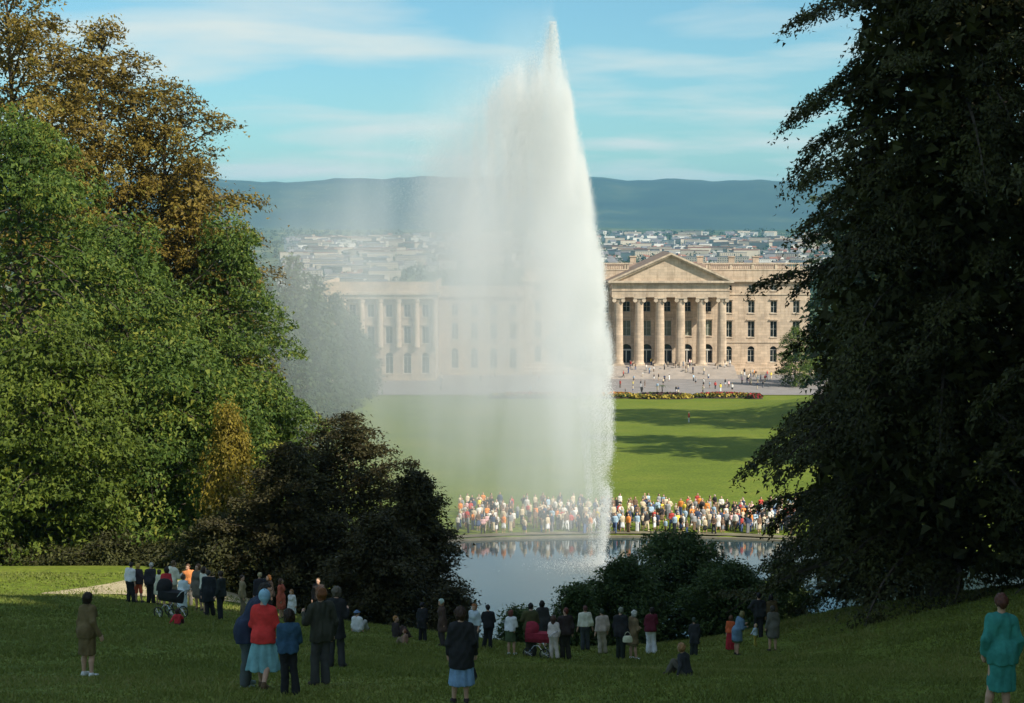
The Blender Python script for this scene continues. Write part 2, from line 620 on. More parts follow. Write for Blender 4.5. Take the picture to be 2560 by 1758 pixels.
# ------------------------------------------------------------------ trees
def tree_data(seed, H, prof, n_limb=70, droop=0.5, rise=0.35, leaf=0.3, n_leaf=30000, t0=0.12, trunk_r=None,
              spray=1.0, flat=0.35, fingers=0.0, hang=0.3, clump=0.0, fill=0, fill_size=0.6):
    n_leaf = int(n_leaf * 1.6)
    leaf = leaf * .80
    rg = np.random.default_rng(seed)
    tr = trunk_r or H * 0.016
    pt = np.array([p[0] for p in prof])
    pr = np.array([p[1] for p in prof])
    mb = MB()
    # trunk
    bend = rg.normal(0, 0.012 * H, 2)
    tp = []
    for i in range(9):
        s = i / 8
        tp.append((bend[0] * s * s, bend[1] * s * s, H * 0.97 * s - 0.4 * (i == 0)))
    mb.tube(tp, [tr * (1.35 if i == 0 else 1) * (1 - 0.93 * i / 8) for i in range(9)], 8)
    limbs = []
    for i in range(n_limb):
        t = t0 + (1 - t0) * ((i + rg.random()) / n_limb) ** 0.9
        az = i * 2.39996 + rg.normal(0, 0.35)
        L = np.interp(t, pt, pr) * rg.uniform(0.72, 1.08)
        if rg.random() < fingers:
            L *= rg.uniform(1.15, 1.45)
        L = max(L, 0.4)
        limbs.append((t, az, L))
    cen, cdir, wts = [], [], []
    for t, az, L in limbs:
        zc = t * H
        ca, sa = math.cos(az), math.sin(az)
        rs = rise * rg.uniform(0.6, 1.4)
        dr = droop * rg.uniform(0.6, 1.4)
        curve = rg.normal(0, 0.22)
        tb = min(t, 0.97)
        bx, by = bend[0] * tb * tb, bend[1] * tb * tb
        z0 = max(zc - rs * L * 0.35, H * 0.04)
        P = []
        for k in range(7):
            s = k / 6
            a2 = az + curve * s
            P.append((bx + L * s * math.cos(a2), by + L * s * math.sin(a2), z0 + rs * L * s - dr * L * s * s))
        r0 = max(0.02, tr * 0.30 * (1 - 0.6 * t))
        mb.tube(P, [r0 * (1 - 0.9 * k / 6) + 0.008 for k in range(7)], 3)
        P = np.array(P)
        ns = max(4, int(L * 3.2))
        for k in range(ns):
            s = 0.22 + 0.80 * (k + rg.random()) / ns
            q = min(s, 0.999) * 6
            j = int(q)
            j = min(j, 5)
            p = P[j] + (P[j + 1] - P[j]) * (s * 6 - j)
            side = rg.uniform(-1, 1) * (0.42 * L * (1.06 - s) + 0.18) * 0.9
            tang = P[j + 1] - P[j]
            tang = tang / (np.linalg.norm(tang) + 1e-9)
            perp = np.array([-tang[1], tang[0], 0])
            perp /= (np.linalg.norm(perp) + 1e-9)
            c = p + perp * side + np.array([0, 0, -abs(side) * 0.22])
            d = tang * 0.8 + perp * np.sign(side) * min(1, abs(side)) * 0.8 + np.array([0, 0, -hang])
            cen.append(c)
            cdir.append(d / np.linalg.norm(d))
            wts.append(1.0)
    cen = np.array(cen)
    cdir = np.array(cdir)
    if clump:
        # foliage gathered on domed boughs near the ends of the limbs
        hr = np.hypot(cen[:, 0], cen[:, 1])
        lim = np.interp(cen[:, 2] / H, pt, pr)
        good = np.where((hr > lim * 0.45) | (cen[:, 2] > H * .86))[0]
        nc = max(30, int(n_leaf / 300))
        pick = rg.choice(good, nc)
        cc = cen[pick] + rg.normal(0, .25, (nc, 3))
        cd_ = cdir[pick]
        rc = clump * rg.uniform(.6, 1.3, nc)
        k_ = rg.integers(0, nc, n_leaf)
        dd = rg.normal(0, 1, (n_leaf, 3))
        dd[:, 2] = np.abs(dd[:, 2]) * 1.0 - .25
        out_ = cc[k_] * np.array([1, 1, 0])
        out_ /= (np.linalg.norm(out_, axis=1, keepdims=True) + .3)
        dd += out_ * .55
        dd /= np.linalg.norm(dd, axis=1, keepdims=True)
        rad_ = rc[k_] * rg.uniform(.55, 1.05, n_leaf) ** .6
        pos_c = cc[k_] + dd * rad_[:, None] * np.array([1.15, 1.15, .62])
        rho = np.hypot(dd[:, 0], dd[:, 1])
        pos_c[:, 2] -= hang * .9 * rc[k_] * rho ** 2
        frac_in = rg.random(n_leaf) < .12       # stray leaves along the limbs
    idx = rg.integers(0, len(cen), n_leaf)
    c = cen[idx]
    d = cdir[idx]
    up = np.array([0, 0, 1.0])
    s = np.cross(d, up)
    s /= (np.linalg.norm(s, axis=1, keepdims=True) + 1e-6)
    nn = np.cross(s, d)
    sz = spray * rg.uniform(0.7, 1.25, len(cen))[idx]
    a = rg.normal(0, 0.42, n_leaf) * sz
    bb = rg.normal(0, 0.26, n_leaf) * sz * (1.2 - 0.5 * np.clip(a / sz, -1, 1))
    e = rg.normal(0, 0.30 * flat, n_leaf) * sz
    pos = c + d * a[:, None] + s * bb[:, None] + nn * e[:, None]
    pos[:, 2] -= 0.22 * np.clip(a, 0, None) ** 2 / np.maximum(sz, .1)
    if clump:
        pos = np.where(frac_in[:, None], pos, pos_c)
        nn = np.where(frac_in[:, None], nn, dd)
        tng = np.cross(dd, rg.normal(0, 1, (n_leaf, 3)))
        tng = tng / (np.linalg.norm(tng, axis=1, keepdims=True) + 1e-6) * .6 + out_ * .5 + np.array([0, 0, -.35])
        d = np.where(frac_in[:, None], d, tng)
    # leaf quads
    ld = d + rg.normal(0, 0.55, (n_leaf, 3))
    ld /= np.linalg.norm(ld, axis=1, keepdims=True)
    ln = nn + rg.normal(0, 0.60, (n_leaf, 3))
    lw = np.cross(ln, ld)
    lw /= (np.linalg.norm(lw, axis=1, keepdims=True) + 1e-6)
    ll = leaf * rg.uniform(0.6, 1.35, n_leaf)[:, None]
    pos[:, 2] = np.maximum(pos[:, 2], 0.05)
    A = pos - ld * ll * 0.45 + lw * ll * 0.26
    B = pos - ld * ll * 0.30 - lw * ll * 0.34
    C = pos + ld * ll * 0.62
    V = np.stack([A, B, C], 1).reshape(-1, 3)
    if fill:
        # oversized inner leaves added to stop light passing through the crown
        ft_ = rg.uniform(t0 + .01, .93, fill)
        fr_ = np.interp(ft_, pt, pr) * np.sqrt(rg.uniform(.0, .42, fill))
        fa_ = rg.uniform(0, 6.283, fill)
        fp = np.stack([fr_ * np.cos(fa_), fr_ * np.sin(fa_), ft_ * H], 1)
        e1 = rg.normal(0, 1, (fill, 3))
        e1 /= np.linalg.norm(e1, axis=1, keepdims=True)
        e2 = np.cross(e1, rg.normal(0, 1, (fill, 3)))
        e2 /= np.linalg.norm(e2, axis=1, keepdims=True)
        fs = fill_size * rg.uniform(.6, 1.2, fill)[:, None]
        V = np.concatenate([V, np.stack([fp - e1 * fs * .5, fp + e2 * fs * .5, fp + e1 * fs * .5 - e2 * fs * .2], 1).reshape(-1, 3)])
    Fq = np.arange(len(V)).reshape(-1, 3)
    return mb, V, Fq


def make_tree(name, loc, label, cat, leafm, rz=0.0, group=None, **kw):
    mbt, V, Fq = tree_data(**kw)
    e = empty(name, loc, rz)
    tag(e, label, cat, group)
    mbt.build('trunk', M_bark, e, True)
    me = np_mesh('crown', V, Fq)
    me.materials.append(leafm)
    link(bpy.data.objects.new('crown', me), e)
    return e


def copy_thing(o, loc, rz=0.0, sc=1.0, label=None, group=None):
    c = o.copy()
    COL.objects.link(c)
    c.location = tuple(float(v) for v in loc)
    c.rotation_euler = (0, 0, rz)
    c.scale = (sc, sc, sc) if not hasattr(sc, '__len__') else sc
    if label:
        c['label'] = label
    if group:
        c['group'] = group
    for ch in o.children:
        k = ch.copy()
        COL.objects.link(k)
        k.parent = c
    return c


def gp(x, y, dz=-0.1):
    return (x, y, float(ground_z(x, y)) + dz)


def at_px(px, top_py, Y):
    """a standing thing: column px, its top at top_py, at depth Y -> base location and height"""
    p = W(px, top_py, Y)
    z = float(ground_z(p[0], Y))
    return (p[0], Y, z - 0.1), p[2] - z


BROAD = [(0, .5), (.12, .80), (.35, 1.0), (.6, .92), (.8, .66), (.93, .36), (1, .12)]
CONE = [(0, .7), (.1, 1.0), (.3, .95), (.55, .72), (.78, .42), (.92, .2), (1, .05)]
ROUND = [(0, .45), (.1, .78), (.28, 1.0), (.52, 1.0), (.72, .90), (.86, .68), (.95, .42), (1, .2)]
BUSH = [(0, .85), (.2, 1.0), (.5, .95), (.75, .7), (.92, .4), (1, .15)]


def sc_prof(p, r):
    return [(a, b * r) for a, b in p]


seed = 100


def tree_px(name, label, cat, leafm, px, top, Y, r, prof, **kw):
    global seed
    seed += 1
    loc, H = at_px(px, top, Y)
    kw.setdefault('seed', seed)
    return make_tree(name, loc, label, cat, leafm, H=H, prof=sc_prof(prof, r), **kw)


GL = 'tall trees on the left bank'
# feathery olive-brown trees at the back
for (px, top, Y, r, n_l, lab) in (
        (40, -60, 118, 7.6, 38000, 'tallest feathery olive-brown tree at the left edge'),
        (235, 45, 123, 6.6, 34000, 'feathery olive-brown tree second from the left edge, twin sprigs on top'),
        (400, 200, 126, 6.4, 33000, 'feathery olive-brown tree reaching furthest right against the sky'),
        (480, 390, 122, 4.2, 15000, 'small olive-brown tree just above the green trees, in front of the hills')):
    tree_px('olive_tree', lab, 'tree', M_leaf_olive, px, top, Y, r, ROUND, group=GL,
            n_limb=100, droop=0.40, rise=0.80, leaf=0.33, n_leaf=n_l, t0=0.10, spray=1.25, flat=0.5, fingers=0.34, hang=0.45, fill=4000, fill_size=.46)
# green trees
for (px, top, Y, r, n_l, mm, lab) in (
        (40, 270, 98, 6.0, 31000, M_leaf_green, 'bright green leafy tree at the left edge below the olive-brown crowns'),
        (290, 520, 106, 6.6, 36000, M_leaf_green, 'broad green tree in the middle of the left bank'),
        (565, 540, 120, 4.9, 28000, M_leaf_green, 'green tree on the left bank beside the mist'),
        (110, 790, 90, 5.6, 29000, M_leaf_deep, 'low deep green tree at the left edge behind the sunlit path'),
        (400, 830, 93, 5.6, 31000, M_leaf_green, 'green tree with sweeping low branches behind the group with the pram'),
        (655, 930, 104, 3.8, 16000, M_leaf_green, 'small green tree between the big green trees and the dark bush')):
    tree_px('green_tree', lab, 'tree', mm, px, top, Y, r, ROUND, group=GL,
            n_limb=95, droop=0.65, rise=0.42, leaf=0.29, n_leaf=n_l, t0=0.05, spray=1.25, flat=0.4, fingers=0.08, hang=0.6, clump=1.4, fill=4500, fill_size=.46)
tree_px('golden_tree', 'golden-yellow tree with hanging branches among the green trees on the left bank', 'tree', M_leaf_gold, 572, 1015, 88.5, 1.9, ROUND,
        n_limb=50, droop=1.0, rise=0.3, leaf=0.20, n_leaf=9000, t0=0.1, spray=0.9, flat=0.4, hang=1.1)
# dark undergrowth at the foot of the left trees
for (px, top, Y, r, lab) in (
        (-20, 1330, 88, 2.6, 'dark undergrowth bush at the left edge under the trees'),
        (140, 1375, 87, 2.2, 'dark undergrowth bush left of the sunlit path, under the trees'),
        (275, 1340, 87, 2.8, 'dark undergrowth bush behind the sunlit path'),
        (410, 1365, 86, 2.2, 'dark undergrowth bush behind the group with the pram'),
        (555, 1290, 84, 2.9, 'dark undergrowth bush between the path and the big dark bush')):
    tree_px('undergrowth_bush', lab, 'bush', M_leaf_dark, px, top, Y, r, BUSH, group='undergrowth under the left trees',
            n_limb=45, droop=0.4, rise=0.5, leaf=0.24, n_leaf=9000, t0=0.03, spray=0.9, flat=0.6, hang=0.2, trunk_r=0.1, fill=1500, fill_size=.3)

# dark copper-brown bushes left of the water
for (px, top, Y, r, n_l, lab) in (
        (860, 1035, 88, 4.4, 30000, 'large dark copper-brown bush left of the pond'),
        (720, 1110, 84, 3.2, 22000, 'dark brown bush below the golden tree'),
        (1040, 1180, 84, 2.5, 20000, 'dark brown bush overhanging the left end of the pond'),
        (950, 1290, 79, 2.6, 16000, 'low dark bush behind the seated people on the crest'),
        (1130, 1470, 77, 1.0, 4000, 'small dark shrub at the water side below the dark bushes')):
    tree_px('dark_bush', lab, 'bush', M_leaf_copper, px, top, Y, r, BUSH, group='dark bushes left of the pond',
            n_limb=70, droop=0.35, rise=0.55, leaf=0.22, n_leaf=n_l, t0=0.03, spray=0.85, flat=0.6, fingers=0.10, hang=0.1, trunk_r=0.12, fill=2200, fill_size=.36)

# shrubs right of the water
for (px, top, Y, r, n_l, lab) in (
        (1700, 1325, 84, 4.2, 28000, 'rounded green shrub in front of the crowd reflections'),
        (1560, 1400, 80, 2.5, 18000, 'green shrub in front of the foot of the fountain'),
        (1835, 1410, 79, 2.4, 18000, 'green shrub beside the couple looking over the water'),
        (1965, 1395, 88, 1.7, 9000, 'shrub under the dark tree at the right end of the water'),
        (1440, 1465, 78, 1.2, 6000, 'low shrub at the left end of the shrubs right of the water'),
        (1300, 1520, 75, 0.9, 3500, 'small shrub on the crest in front of the open water')):
    tree_px('green_shrub', lab, 'bush', M_leaf_shrub, px, top, Y, r, BUSH, group='shrubs right of the water',
            n_limb=60, droop=0.35, rise=0.5, leaf=0.19, n_leaf=n_l, t0=0.03, spray=0.75, flat=0.6, fingers=0.10, hang=0.1, trunk_r=0.1, fill=1800, fill_size=.32)

# the dark trees on the right
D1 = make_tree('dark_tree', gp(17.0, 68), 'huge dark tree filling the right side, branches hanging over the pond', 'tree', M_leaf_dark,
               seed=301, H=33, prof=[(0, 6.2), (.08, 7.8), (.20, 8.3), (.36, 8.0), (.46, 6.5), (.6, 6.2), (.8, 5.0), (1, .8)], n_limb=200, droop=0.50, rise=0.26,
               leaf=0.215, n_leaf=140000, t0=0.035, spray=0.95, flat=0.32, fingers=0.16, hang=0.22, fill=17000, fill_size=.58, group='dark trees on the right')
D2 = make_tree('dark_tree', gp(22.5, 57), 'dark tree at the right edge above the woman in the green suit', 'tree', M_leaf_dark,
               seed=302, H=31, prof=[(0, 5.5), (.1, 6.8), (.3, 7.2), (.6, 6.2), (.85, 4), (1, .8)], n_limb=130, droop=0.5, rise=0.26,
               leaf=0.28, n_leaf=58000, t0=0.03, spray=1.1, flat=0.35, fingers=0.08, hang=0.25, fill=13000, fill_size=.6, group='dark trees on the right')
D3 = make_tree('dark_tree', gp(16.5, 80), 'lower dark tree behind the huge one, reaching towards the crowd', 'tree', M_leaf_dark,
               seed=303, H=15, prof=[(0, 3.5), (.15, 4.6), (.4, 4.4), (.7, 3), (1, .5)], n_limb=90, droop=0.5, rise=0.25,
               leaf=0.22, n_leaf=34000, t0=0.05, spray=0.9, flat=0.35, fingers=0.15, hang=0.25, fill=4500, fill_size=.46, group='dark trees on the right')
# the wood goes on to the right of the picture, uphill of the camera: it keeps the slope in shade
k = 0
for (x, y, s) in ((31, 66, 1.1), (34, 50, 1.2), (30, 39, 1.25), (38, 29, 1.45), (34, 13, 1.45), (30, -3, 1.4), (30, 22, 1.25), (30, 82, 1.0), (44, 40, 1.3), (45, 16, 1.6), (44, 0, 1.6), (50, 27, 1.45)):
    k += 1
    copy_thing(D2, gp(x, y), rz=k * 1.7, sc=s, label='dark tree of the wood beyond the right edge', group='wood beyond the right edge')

# far trees: avenue left of the lawn, trees right of the lawn
far0 = None
for i, (px, top, Y, r) in enumerate(((742, 640, 190, 5.0), (790, 690, 235, 5.5), (840, 735, 275, 5.5), (880, 790, 320, 5.0), (900, 840, 350, 4.5), (650, 700, 175, 6.0))):
    loc, H = at_px(px, top, Y)
    labs = ['nearest tall tree of the avenue behind the mist', 'second tree of the avenue behind the mist', 'third tree of the avenue behind the mist',
            'fourth tree of the avenue behind the mist, near the palace wing', 'farthest tree of the avenue, at the foot of the palace wing', 'avenue tree half hidden by the green trees']
    make_tree('avenue_tree', loc, labs[i], 'tree', M_leaf_far, group='avenue trees left of the lawn', seed=400 + i, H=H,
              prof=sc_prof(BROAD, r), n_limb=60, droop=0.5, rise=0.5, leaf=0.6, n_leaf=6000, spray=1.8, flat=0.5, t0=0.06)
FT = None
for i, (x, y, H, r) in enumerate(((55, 204, 34, 12), (52, 222, 36, 12), (58, 262, 39, 13), (57, 282, 39, 13), (60, 372, 13, 4.5), (67, 378, 15, 5))):
    labs = ['big tree right of the lawn, nearest the pond', 'big tree right of the lawn, second from the pond', 'big tree right of the lawn, third from the pond', 'big tree right of the lawn, nearest the palace',
            'small yellow-green tree in front of the right palace wing', 'yellow-green tree by the corner of the palace']
    make_tree('lawn_tree', gp(x, y), labs[i], 'tree', M_leaf_green if i > 3 else M_leaf_far, group='trees right of the lawn', seed=450 + i, H=H,
              prof=sc_prof(ROUND, r), n_limb=60, droop=0.5, rise=0.5, leaf=1.15 if i < 4 else .45, n_leaf=6000, spray=2.2 if i < 4 else 1.2, flat=0.5, t0=0.06)

# ------------------------------------------------------------------ grass blades on the near slope
NB = 240000
gy = 14 + (80 - 14) * RNG.random(NB) ** 1.25
gx = (RNG.random(NB) - 0.5) * 2 * (gy * 0.300 + 0.6)
gz = ground_z(gx, gy)
az = RNG.random(NB) * 2 * math.pi
tuft = .5 + .5 * np.sin(gx * .9 + 1.7 * np.sin(gy * .31)) * np.sin(gy * .7 + 1.3 * np.sin(gx * .43 + 2)) + .35 * np.sin(gx * 3.1 + gy * 1.3) * np.sin(gy * 2.3 - gx * .8)
hgt = RNG.uniform(0.025, 0.075, NB) * (0.8 + gy / 90) * np.clip(.55 + .8 * tuft, .4, 1.6)
wdt = RNG.uniform(0.007, 0.0135, NB) * (0.5 + gy / 22)
lean = RNG.normal(0, 0.5, (NB, 2)) * hgt[:, None]
base = np.stack([gx, gy, gz - 0.006], 1)
sd = np.stack([np.cos(az), np.sin(az), np.zeros(NB)], 1) * wdt[:, None]
tip = base + np.stack([lean[:, 0], lean[:, 1], hgt], 1)
V = np.stack([base - sd, base + sd, tip], 1).reshape(-1, 3)
me = np_mesh('grass', V, np.arange(NB * 3).reshape(-1, 3))
me.materials.append(M_blade)
tag(link(bpy.data.objects.new('grass', me)), 'short green lawn grass on the slope', 'grass', kind='stuff')
# ------------------------------------------------------------------ the palace
PX0, PY0 = 35.9, 407.0


def facade(name, parent, x0, x1, y, z0, z1, openings, depth=0.55, thick=0.7, face=-1):
    """wall sheet in the plane y with real openings; openings: (xc, w, zlo, zhi, arched). Returns wall object"""
    mb = MB()
    cols = sorted(set(o[0] for o in openings))
    edges = [x0]
    for a, b2 in zip(cols[:-1], cols[1:]):
        edges.append((a + b2) / 2)
    edges.append(x1)
    for i, xc in enumerate(cols):
        e0, e1 = edges[i], edges[i + 1]
        ops = sorted([o for o in openings if o[0] == xc], key=lambda o: o[2])
        zz = z0
        for (_, w, zl, zh, arch) in ops:
            if zl > zz + 1e-4:
                mb.face([(e0, y, zz), (e1, y, zz), (e1, y, zl), (e0, y, zl)])
            a0, a1 = xc - w / 2, xc + w / 2
            mb.face([(e0, y, zl), (a0, y, zl), (a0, y, zh), (e0, y, zh)])
            mb.face([(a1, y, zl), (e1, y, zl), (e1, y, zh), (a1, y, zh)])
            yb = y + depth
            if arch:
                r = w / 2
                zs = zh - r
                arc = [(xc + r * math.cos(math.pi * k / 10), zs + r * math.sin(math.pi * k / 10)) for k in range(11)]
                for k in range(10):
                    (xa, za), (xb, zb) = arc[k], arc[k + 1]
                    mb.face([(xa, y, za), (xa, y, zh), (xb, y, zh), (xb, y, zb)][::-1])
                    mb.face([(xa, y, za), (xb, y, zb), (xb, yb, zb), (xa, yb, za)])
            else:
                zs = zh
                mb.face([(a0, y, zh), (a1, y, zh), (a1, yb, zh), (a0, yb, zh)])
            mb.face([(a0, y, zl), (a0, yb, zl), (a0, yb, zs), (a0, y, zs)])
            mb.face([(a1, y, zl), (a1, y, zs), (a1, yb, zs), (a1, yb, zl)])
            mb.face([(a0, y, zl), (a1, y, zl), (a1, yb, zl), (a0, yb, zl)])
            zz = zh
        mb.face([(e0, y, zz), (e1, y, zz), (e1, y, z1), (e0, y, z1)])
    return mb.build(name, M_stone, parent)


def window(parent, xc, w, zl, zh, y, arch=False, hood=True, blind=None, bars=True):
    """one window set in its reveal: frame (object) > pane, sill, hood"""
    mb = MB()
    yf = y + 0.42
    fw = 0.10
    zs = zh - (w / 2 if arch else 0)
    mb.box(xc - w / 2, xc - w / 2 + fw, yf, yf + 0.08, zl, zs)
    mb.box(xc + w / 2 - fw, xc + w / 2, yf, yf + 0.08, zl, zs)
    mb.box(xc - w / 2 + fw, xc + w / 2 - fw, yf, yf + 0.08, zl, zl + fw)
    mb.box(xc - w / 2 + fw, xc + w / 2 - fw, yf, yf + 0.08, zs - fw, zs)
    if bars:
        mb.box(xc - 0.035, xc + 0.035, yf + .01, yf + 0.07, zl + fw, zs - fw)
        mb.box(xc - w / 2 + fw, xc - .035, yf + .01, yf + 0.07, (zl + zs) / 2 - .03, (zl + zs) / 2 + .03)
        mb.box(xc + .035, xc + w / 2 - fw, yf + .01, yf + 0.07, (zl + zs) / 2 - .03, (zl + zs) / 2 + .03)
    fr = mb.build('window', M_frame, parent)
    mb = MB()
    yp = y + 0.50
    if arch:
        r = w / 2
        mb.face([(xc - r, yp, zl), (xc + r, yp, zl), (xc + r, yp, zs)] + [(xc + r * math.cos(math.pi * k / 10), yp, zs + r * math.sin(math.pi * k / 10)) for k in range(1, 10)] + [(xc - r, yp, zs)])
    else:
        mb.face([(xc - w / 2, yp, zl), (xc + w / 2, yp, zl), (xc + w / 2, yp, zh), (xc - w / 2, yp, zh)])
    mb.build('pane', blind or M_glass, fr)
    mb = MB()
    mb.box(xc - w / 2 - .12, xc + w / 2 + .12, y - 0.16, y - 0.002, zl - 0.22, zl - 0.01)
    mb.build('sill', M_stone2, fr)
    if hood:
        mb = MB()
        mb.box(xc - w / 2 - .25, xc + w / 2 + .25, y - 0.34, y - 0.003, zh + 0.22, zh + 0.46)
        mb.build('hood', M_stone2, fr)
    return fr


pal = empty('palace', (PX0, PY0, GZ))
tag(pal, 'pale sandstone palace with six giant columns under a triangular pediment, facing the lawn', 'palace')
HB = 33.0          # half width of the main block
ZF, ZC, ZT = 2.35, 20.9, 21.6   # column foot, cornice underside, cornice top
bays = [14.3, 19.5, 24.7, 29.9]
ops = []
for x in bays:
    for sx_ in (-1, 1):
        ops += [(sx_ * x, 1.6, 2.5, 6.2, True), (sx_ * x, 1.6, 8.3, 12.0, False), (sx_ * x, 1.5, 13.9, 16.7, False), (sx_ * x, 1.45, 19.1, 20.4, False)]
gaps = [-9.4, -4.7, 0.0, 4.7, 9.4]
for x in gaps:
    ops += [(x, 2.4, 2.36, 6.7, True), (x, 2.1, 8.6, 12.2, False), (x, 1.7, 14.2, 16.6, False)]
facade('wall', pal, -HB, HB, 0.0, 0.0, ZC, ops)
for (x, w, zl, zh, a) in ops:
    portico = abs(x) < 12
    if portico and a:
        # door: frame > leaf panes and fan light
        mb = MB()
        r = w / 2
        zs = zh - r
        mb.box(x - r, x - r + .12, .42, .52, zl, zs)
        mb.box(x + r - .12, x + r, .42, .52, zl, zs)
        mb.box(x - r + .12, x + r - .12, .38, .54, zs - .32, zs)
        mb.box(x - .10, x + .10, .42, .52, zl, zs - .32)
        dr = mb.build('door', M_frame, pal)
        mb = MB()
        mb.face([(x - r, .56, zl), (x + r, .56, zl), (x + r, .56, zs)] + [(x + r * math.cos(math.pi * k / 10), .56, zs + r * math.sin(math.pi * k / 10)) for k in range(1, 10)] + [(x - r, .56, zs)])
        mb.build('pane', M_glass, dr)
    else:
        window(pal, x, w, zl, zh, 0.0, a, hood=not a and zl < 18, blind=M_shutter if (portico and 8 < zl < 9) else None)
# block sides, back, roof
mb = MB()
for sx_ in (-1, 1):
    mb.face([(sx_ * HB, 0, 0), (sx_ * HB, 24, 0), (sx_ * HB, 24, ZC), (sx_ * HB, 0, ZC)])
mb.face([(-HB, 24, 0), (HB, 24, 0), (HB, 24, ZC), (-HB, 24, ZC)])
mb.build('side_wall', M_stone, pal)
mb = MB()
for (a0, a1) in ((-HB - .7, -13.95), (13.95, HB + .7)):
    mb.box(a0, a1, -0.75, 24.7, ZC + .25, ZT)
    mb.box(a0 + .3, a1 - .3, -0.4, 24.3, ZC, ZC + .25)
mb.build('cornice', M_stone2, pal)
mb = MB()
mb.box(-HB + .3, HB - .3, 0.3, 23.7, ZT, ZT + 0.3)
mb.face([(-HB + 1, 1.6, ZT + .3), (HB - 1, 1.6, ZT + .3), (HB - 5, 9, ZT + 3.6), (-HB + 5, 9, ZT + 3.6)])
mb.face([(-HB + 5, 9, ZT + 3.6), (HB - 5, 9, ZT + 3.6), (HB - 5, 16, ZT + 3.6), (-HB + 5, 16, ZT + 3.6)])
mb.face([(HB - 1, 1.6, ZT + .3), (HB - 1, 22.4, ZT + .3), (HB - 5, 16, ZT + 3.6), (HB - 5, 9, ZT + 3.6)])
mb.face([(-HB + 1, 22.4, ZT + .3), (-HB + 1, 1.6, ZT + .3), (-HB + 5, 9, ZT + 3.6), (-HB + 5, 16, ZT + 3.6)])
mb.face([(HB - 1, 22.4, ZT + .3), (-HB + 1, 22.4, ZT + .3), (-HB + 5, 16, ZT + 3.6), (HB - 5, 16, ZT + 3.6)])
roof = mb.build('roof', M_roof, pal)
for (x, y) in ((-20, 12), (-7, 14), (9, 14), (22, 12), (16, 10)):
    mb = MB()
    mb.box(x - .7, x + .7, y - .5, y + .5, ZT + 3.5, ZT + 5.0)
    mb.box(x - .85, x + .85, y - .65, y + .65, ZT + 5.0, ZT + 5.25)
    mb.build('chimney', M_stone, roof)
# attic parapet: solid lower band, balusters, rail
mb = MB()
for (a0, a1) in ((-HB - .1, -9.5), (9.5, HB + .1)):
    mb = MB()
    mb.box(a0, a1, -0.1, .55, ZT + .001, ZT + 2.2)
    par = mb.build('attic', M_stone, pal)
mb = MB()
for (a0, a1) in ((-HB - .2, -8.0), (8.0, HB + .2)):
    mb.box(a0, a1, -0.2, .65, ZT + 3.6, ZT + 3.9)
    mb.box(a0, a1, -0.2, .65, ZT + 2.2, ZT + 2.45)
mb.build('rail', M_stone2, par)
mb = MB()
for s_ in (-1, 1):
    x = 9.2
    while x < HB:
        if (x - 9.2) % 5.2 < 0.45:
            mb.box(s_ * x - .3, s_ * x + .3, -.1, .5, ZT + 2.45, ZT + 3.6)
        else:
            mb.lathe([(.09, 0), (.16, .35), (.08, .8), (.12, 1.15)], 6, (s_ * x, .2, ZT + 2.45))
        x += 0.42
tag(mb.build('balusters', M_stone2, par), kind='stuff')
# string courses, quoins
mb = MB()
for (a0, a1) in ((-HB - .15, -13.2), (13.2, HB + .15)):
    mb.box(a0, a1, -.18, -.002, 18.1, 18.45)
    mb.box(a0, a1, -.16, -.002, 7.0, 7.35)
mb.build('string_course', M_stone2, pal)
# plinth beside the stairs
for (a0, a1) in ((-HB - .4, -14.6), (14.6, HB + .4)):
    mb = MB()
    mb.box(a0, a1, -5.4, -.003, 0.02, 0.8)
    mb.box(a0, a1, -3.4, -.003, 0.8, 1.5)
    mb.box(a0, a1, -1.3, -.003, 1.5, 2.2)
    mb.build('plinth', M_stone, pal)
# portico floor and stairs
mb = MB()
mb.box(-14.4, 14.4, -9.6, -.003, 0.02, ZF)
for i in range(13):
    mb.box(-14.4, 14.4, -9.6 - (i + 1) * .62, -9.6 - i * .62, 0.02, ZF - (i + 1) * ZF / 14)
mb.build('stairs', mat('stair_stone', (0.42, 0.36, 0.31), .9, .12, .5), pal)
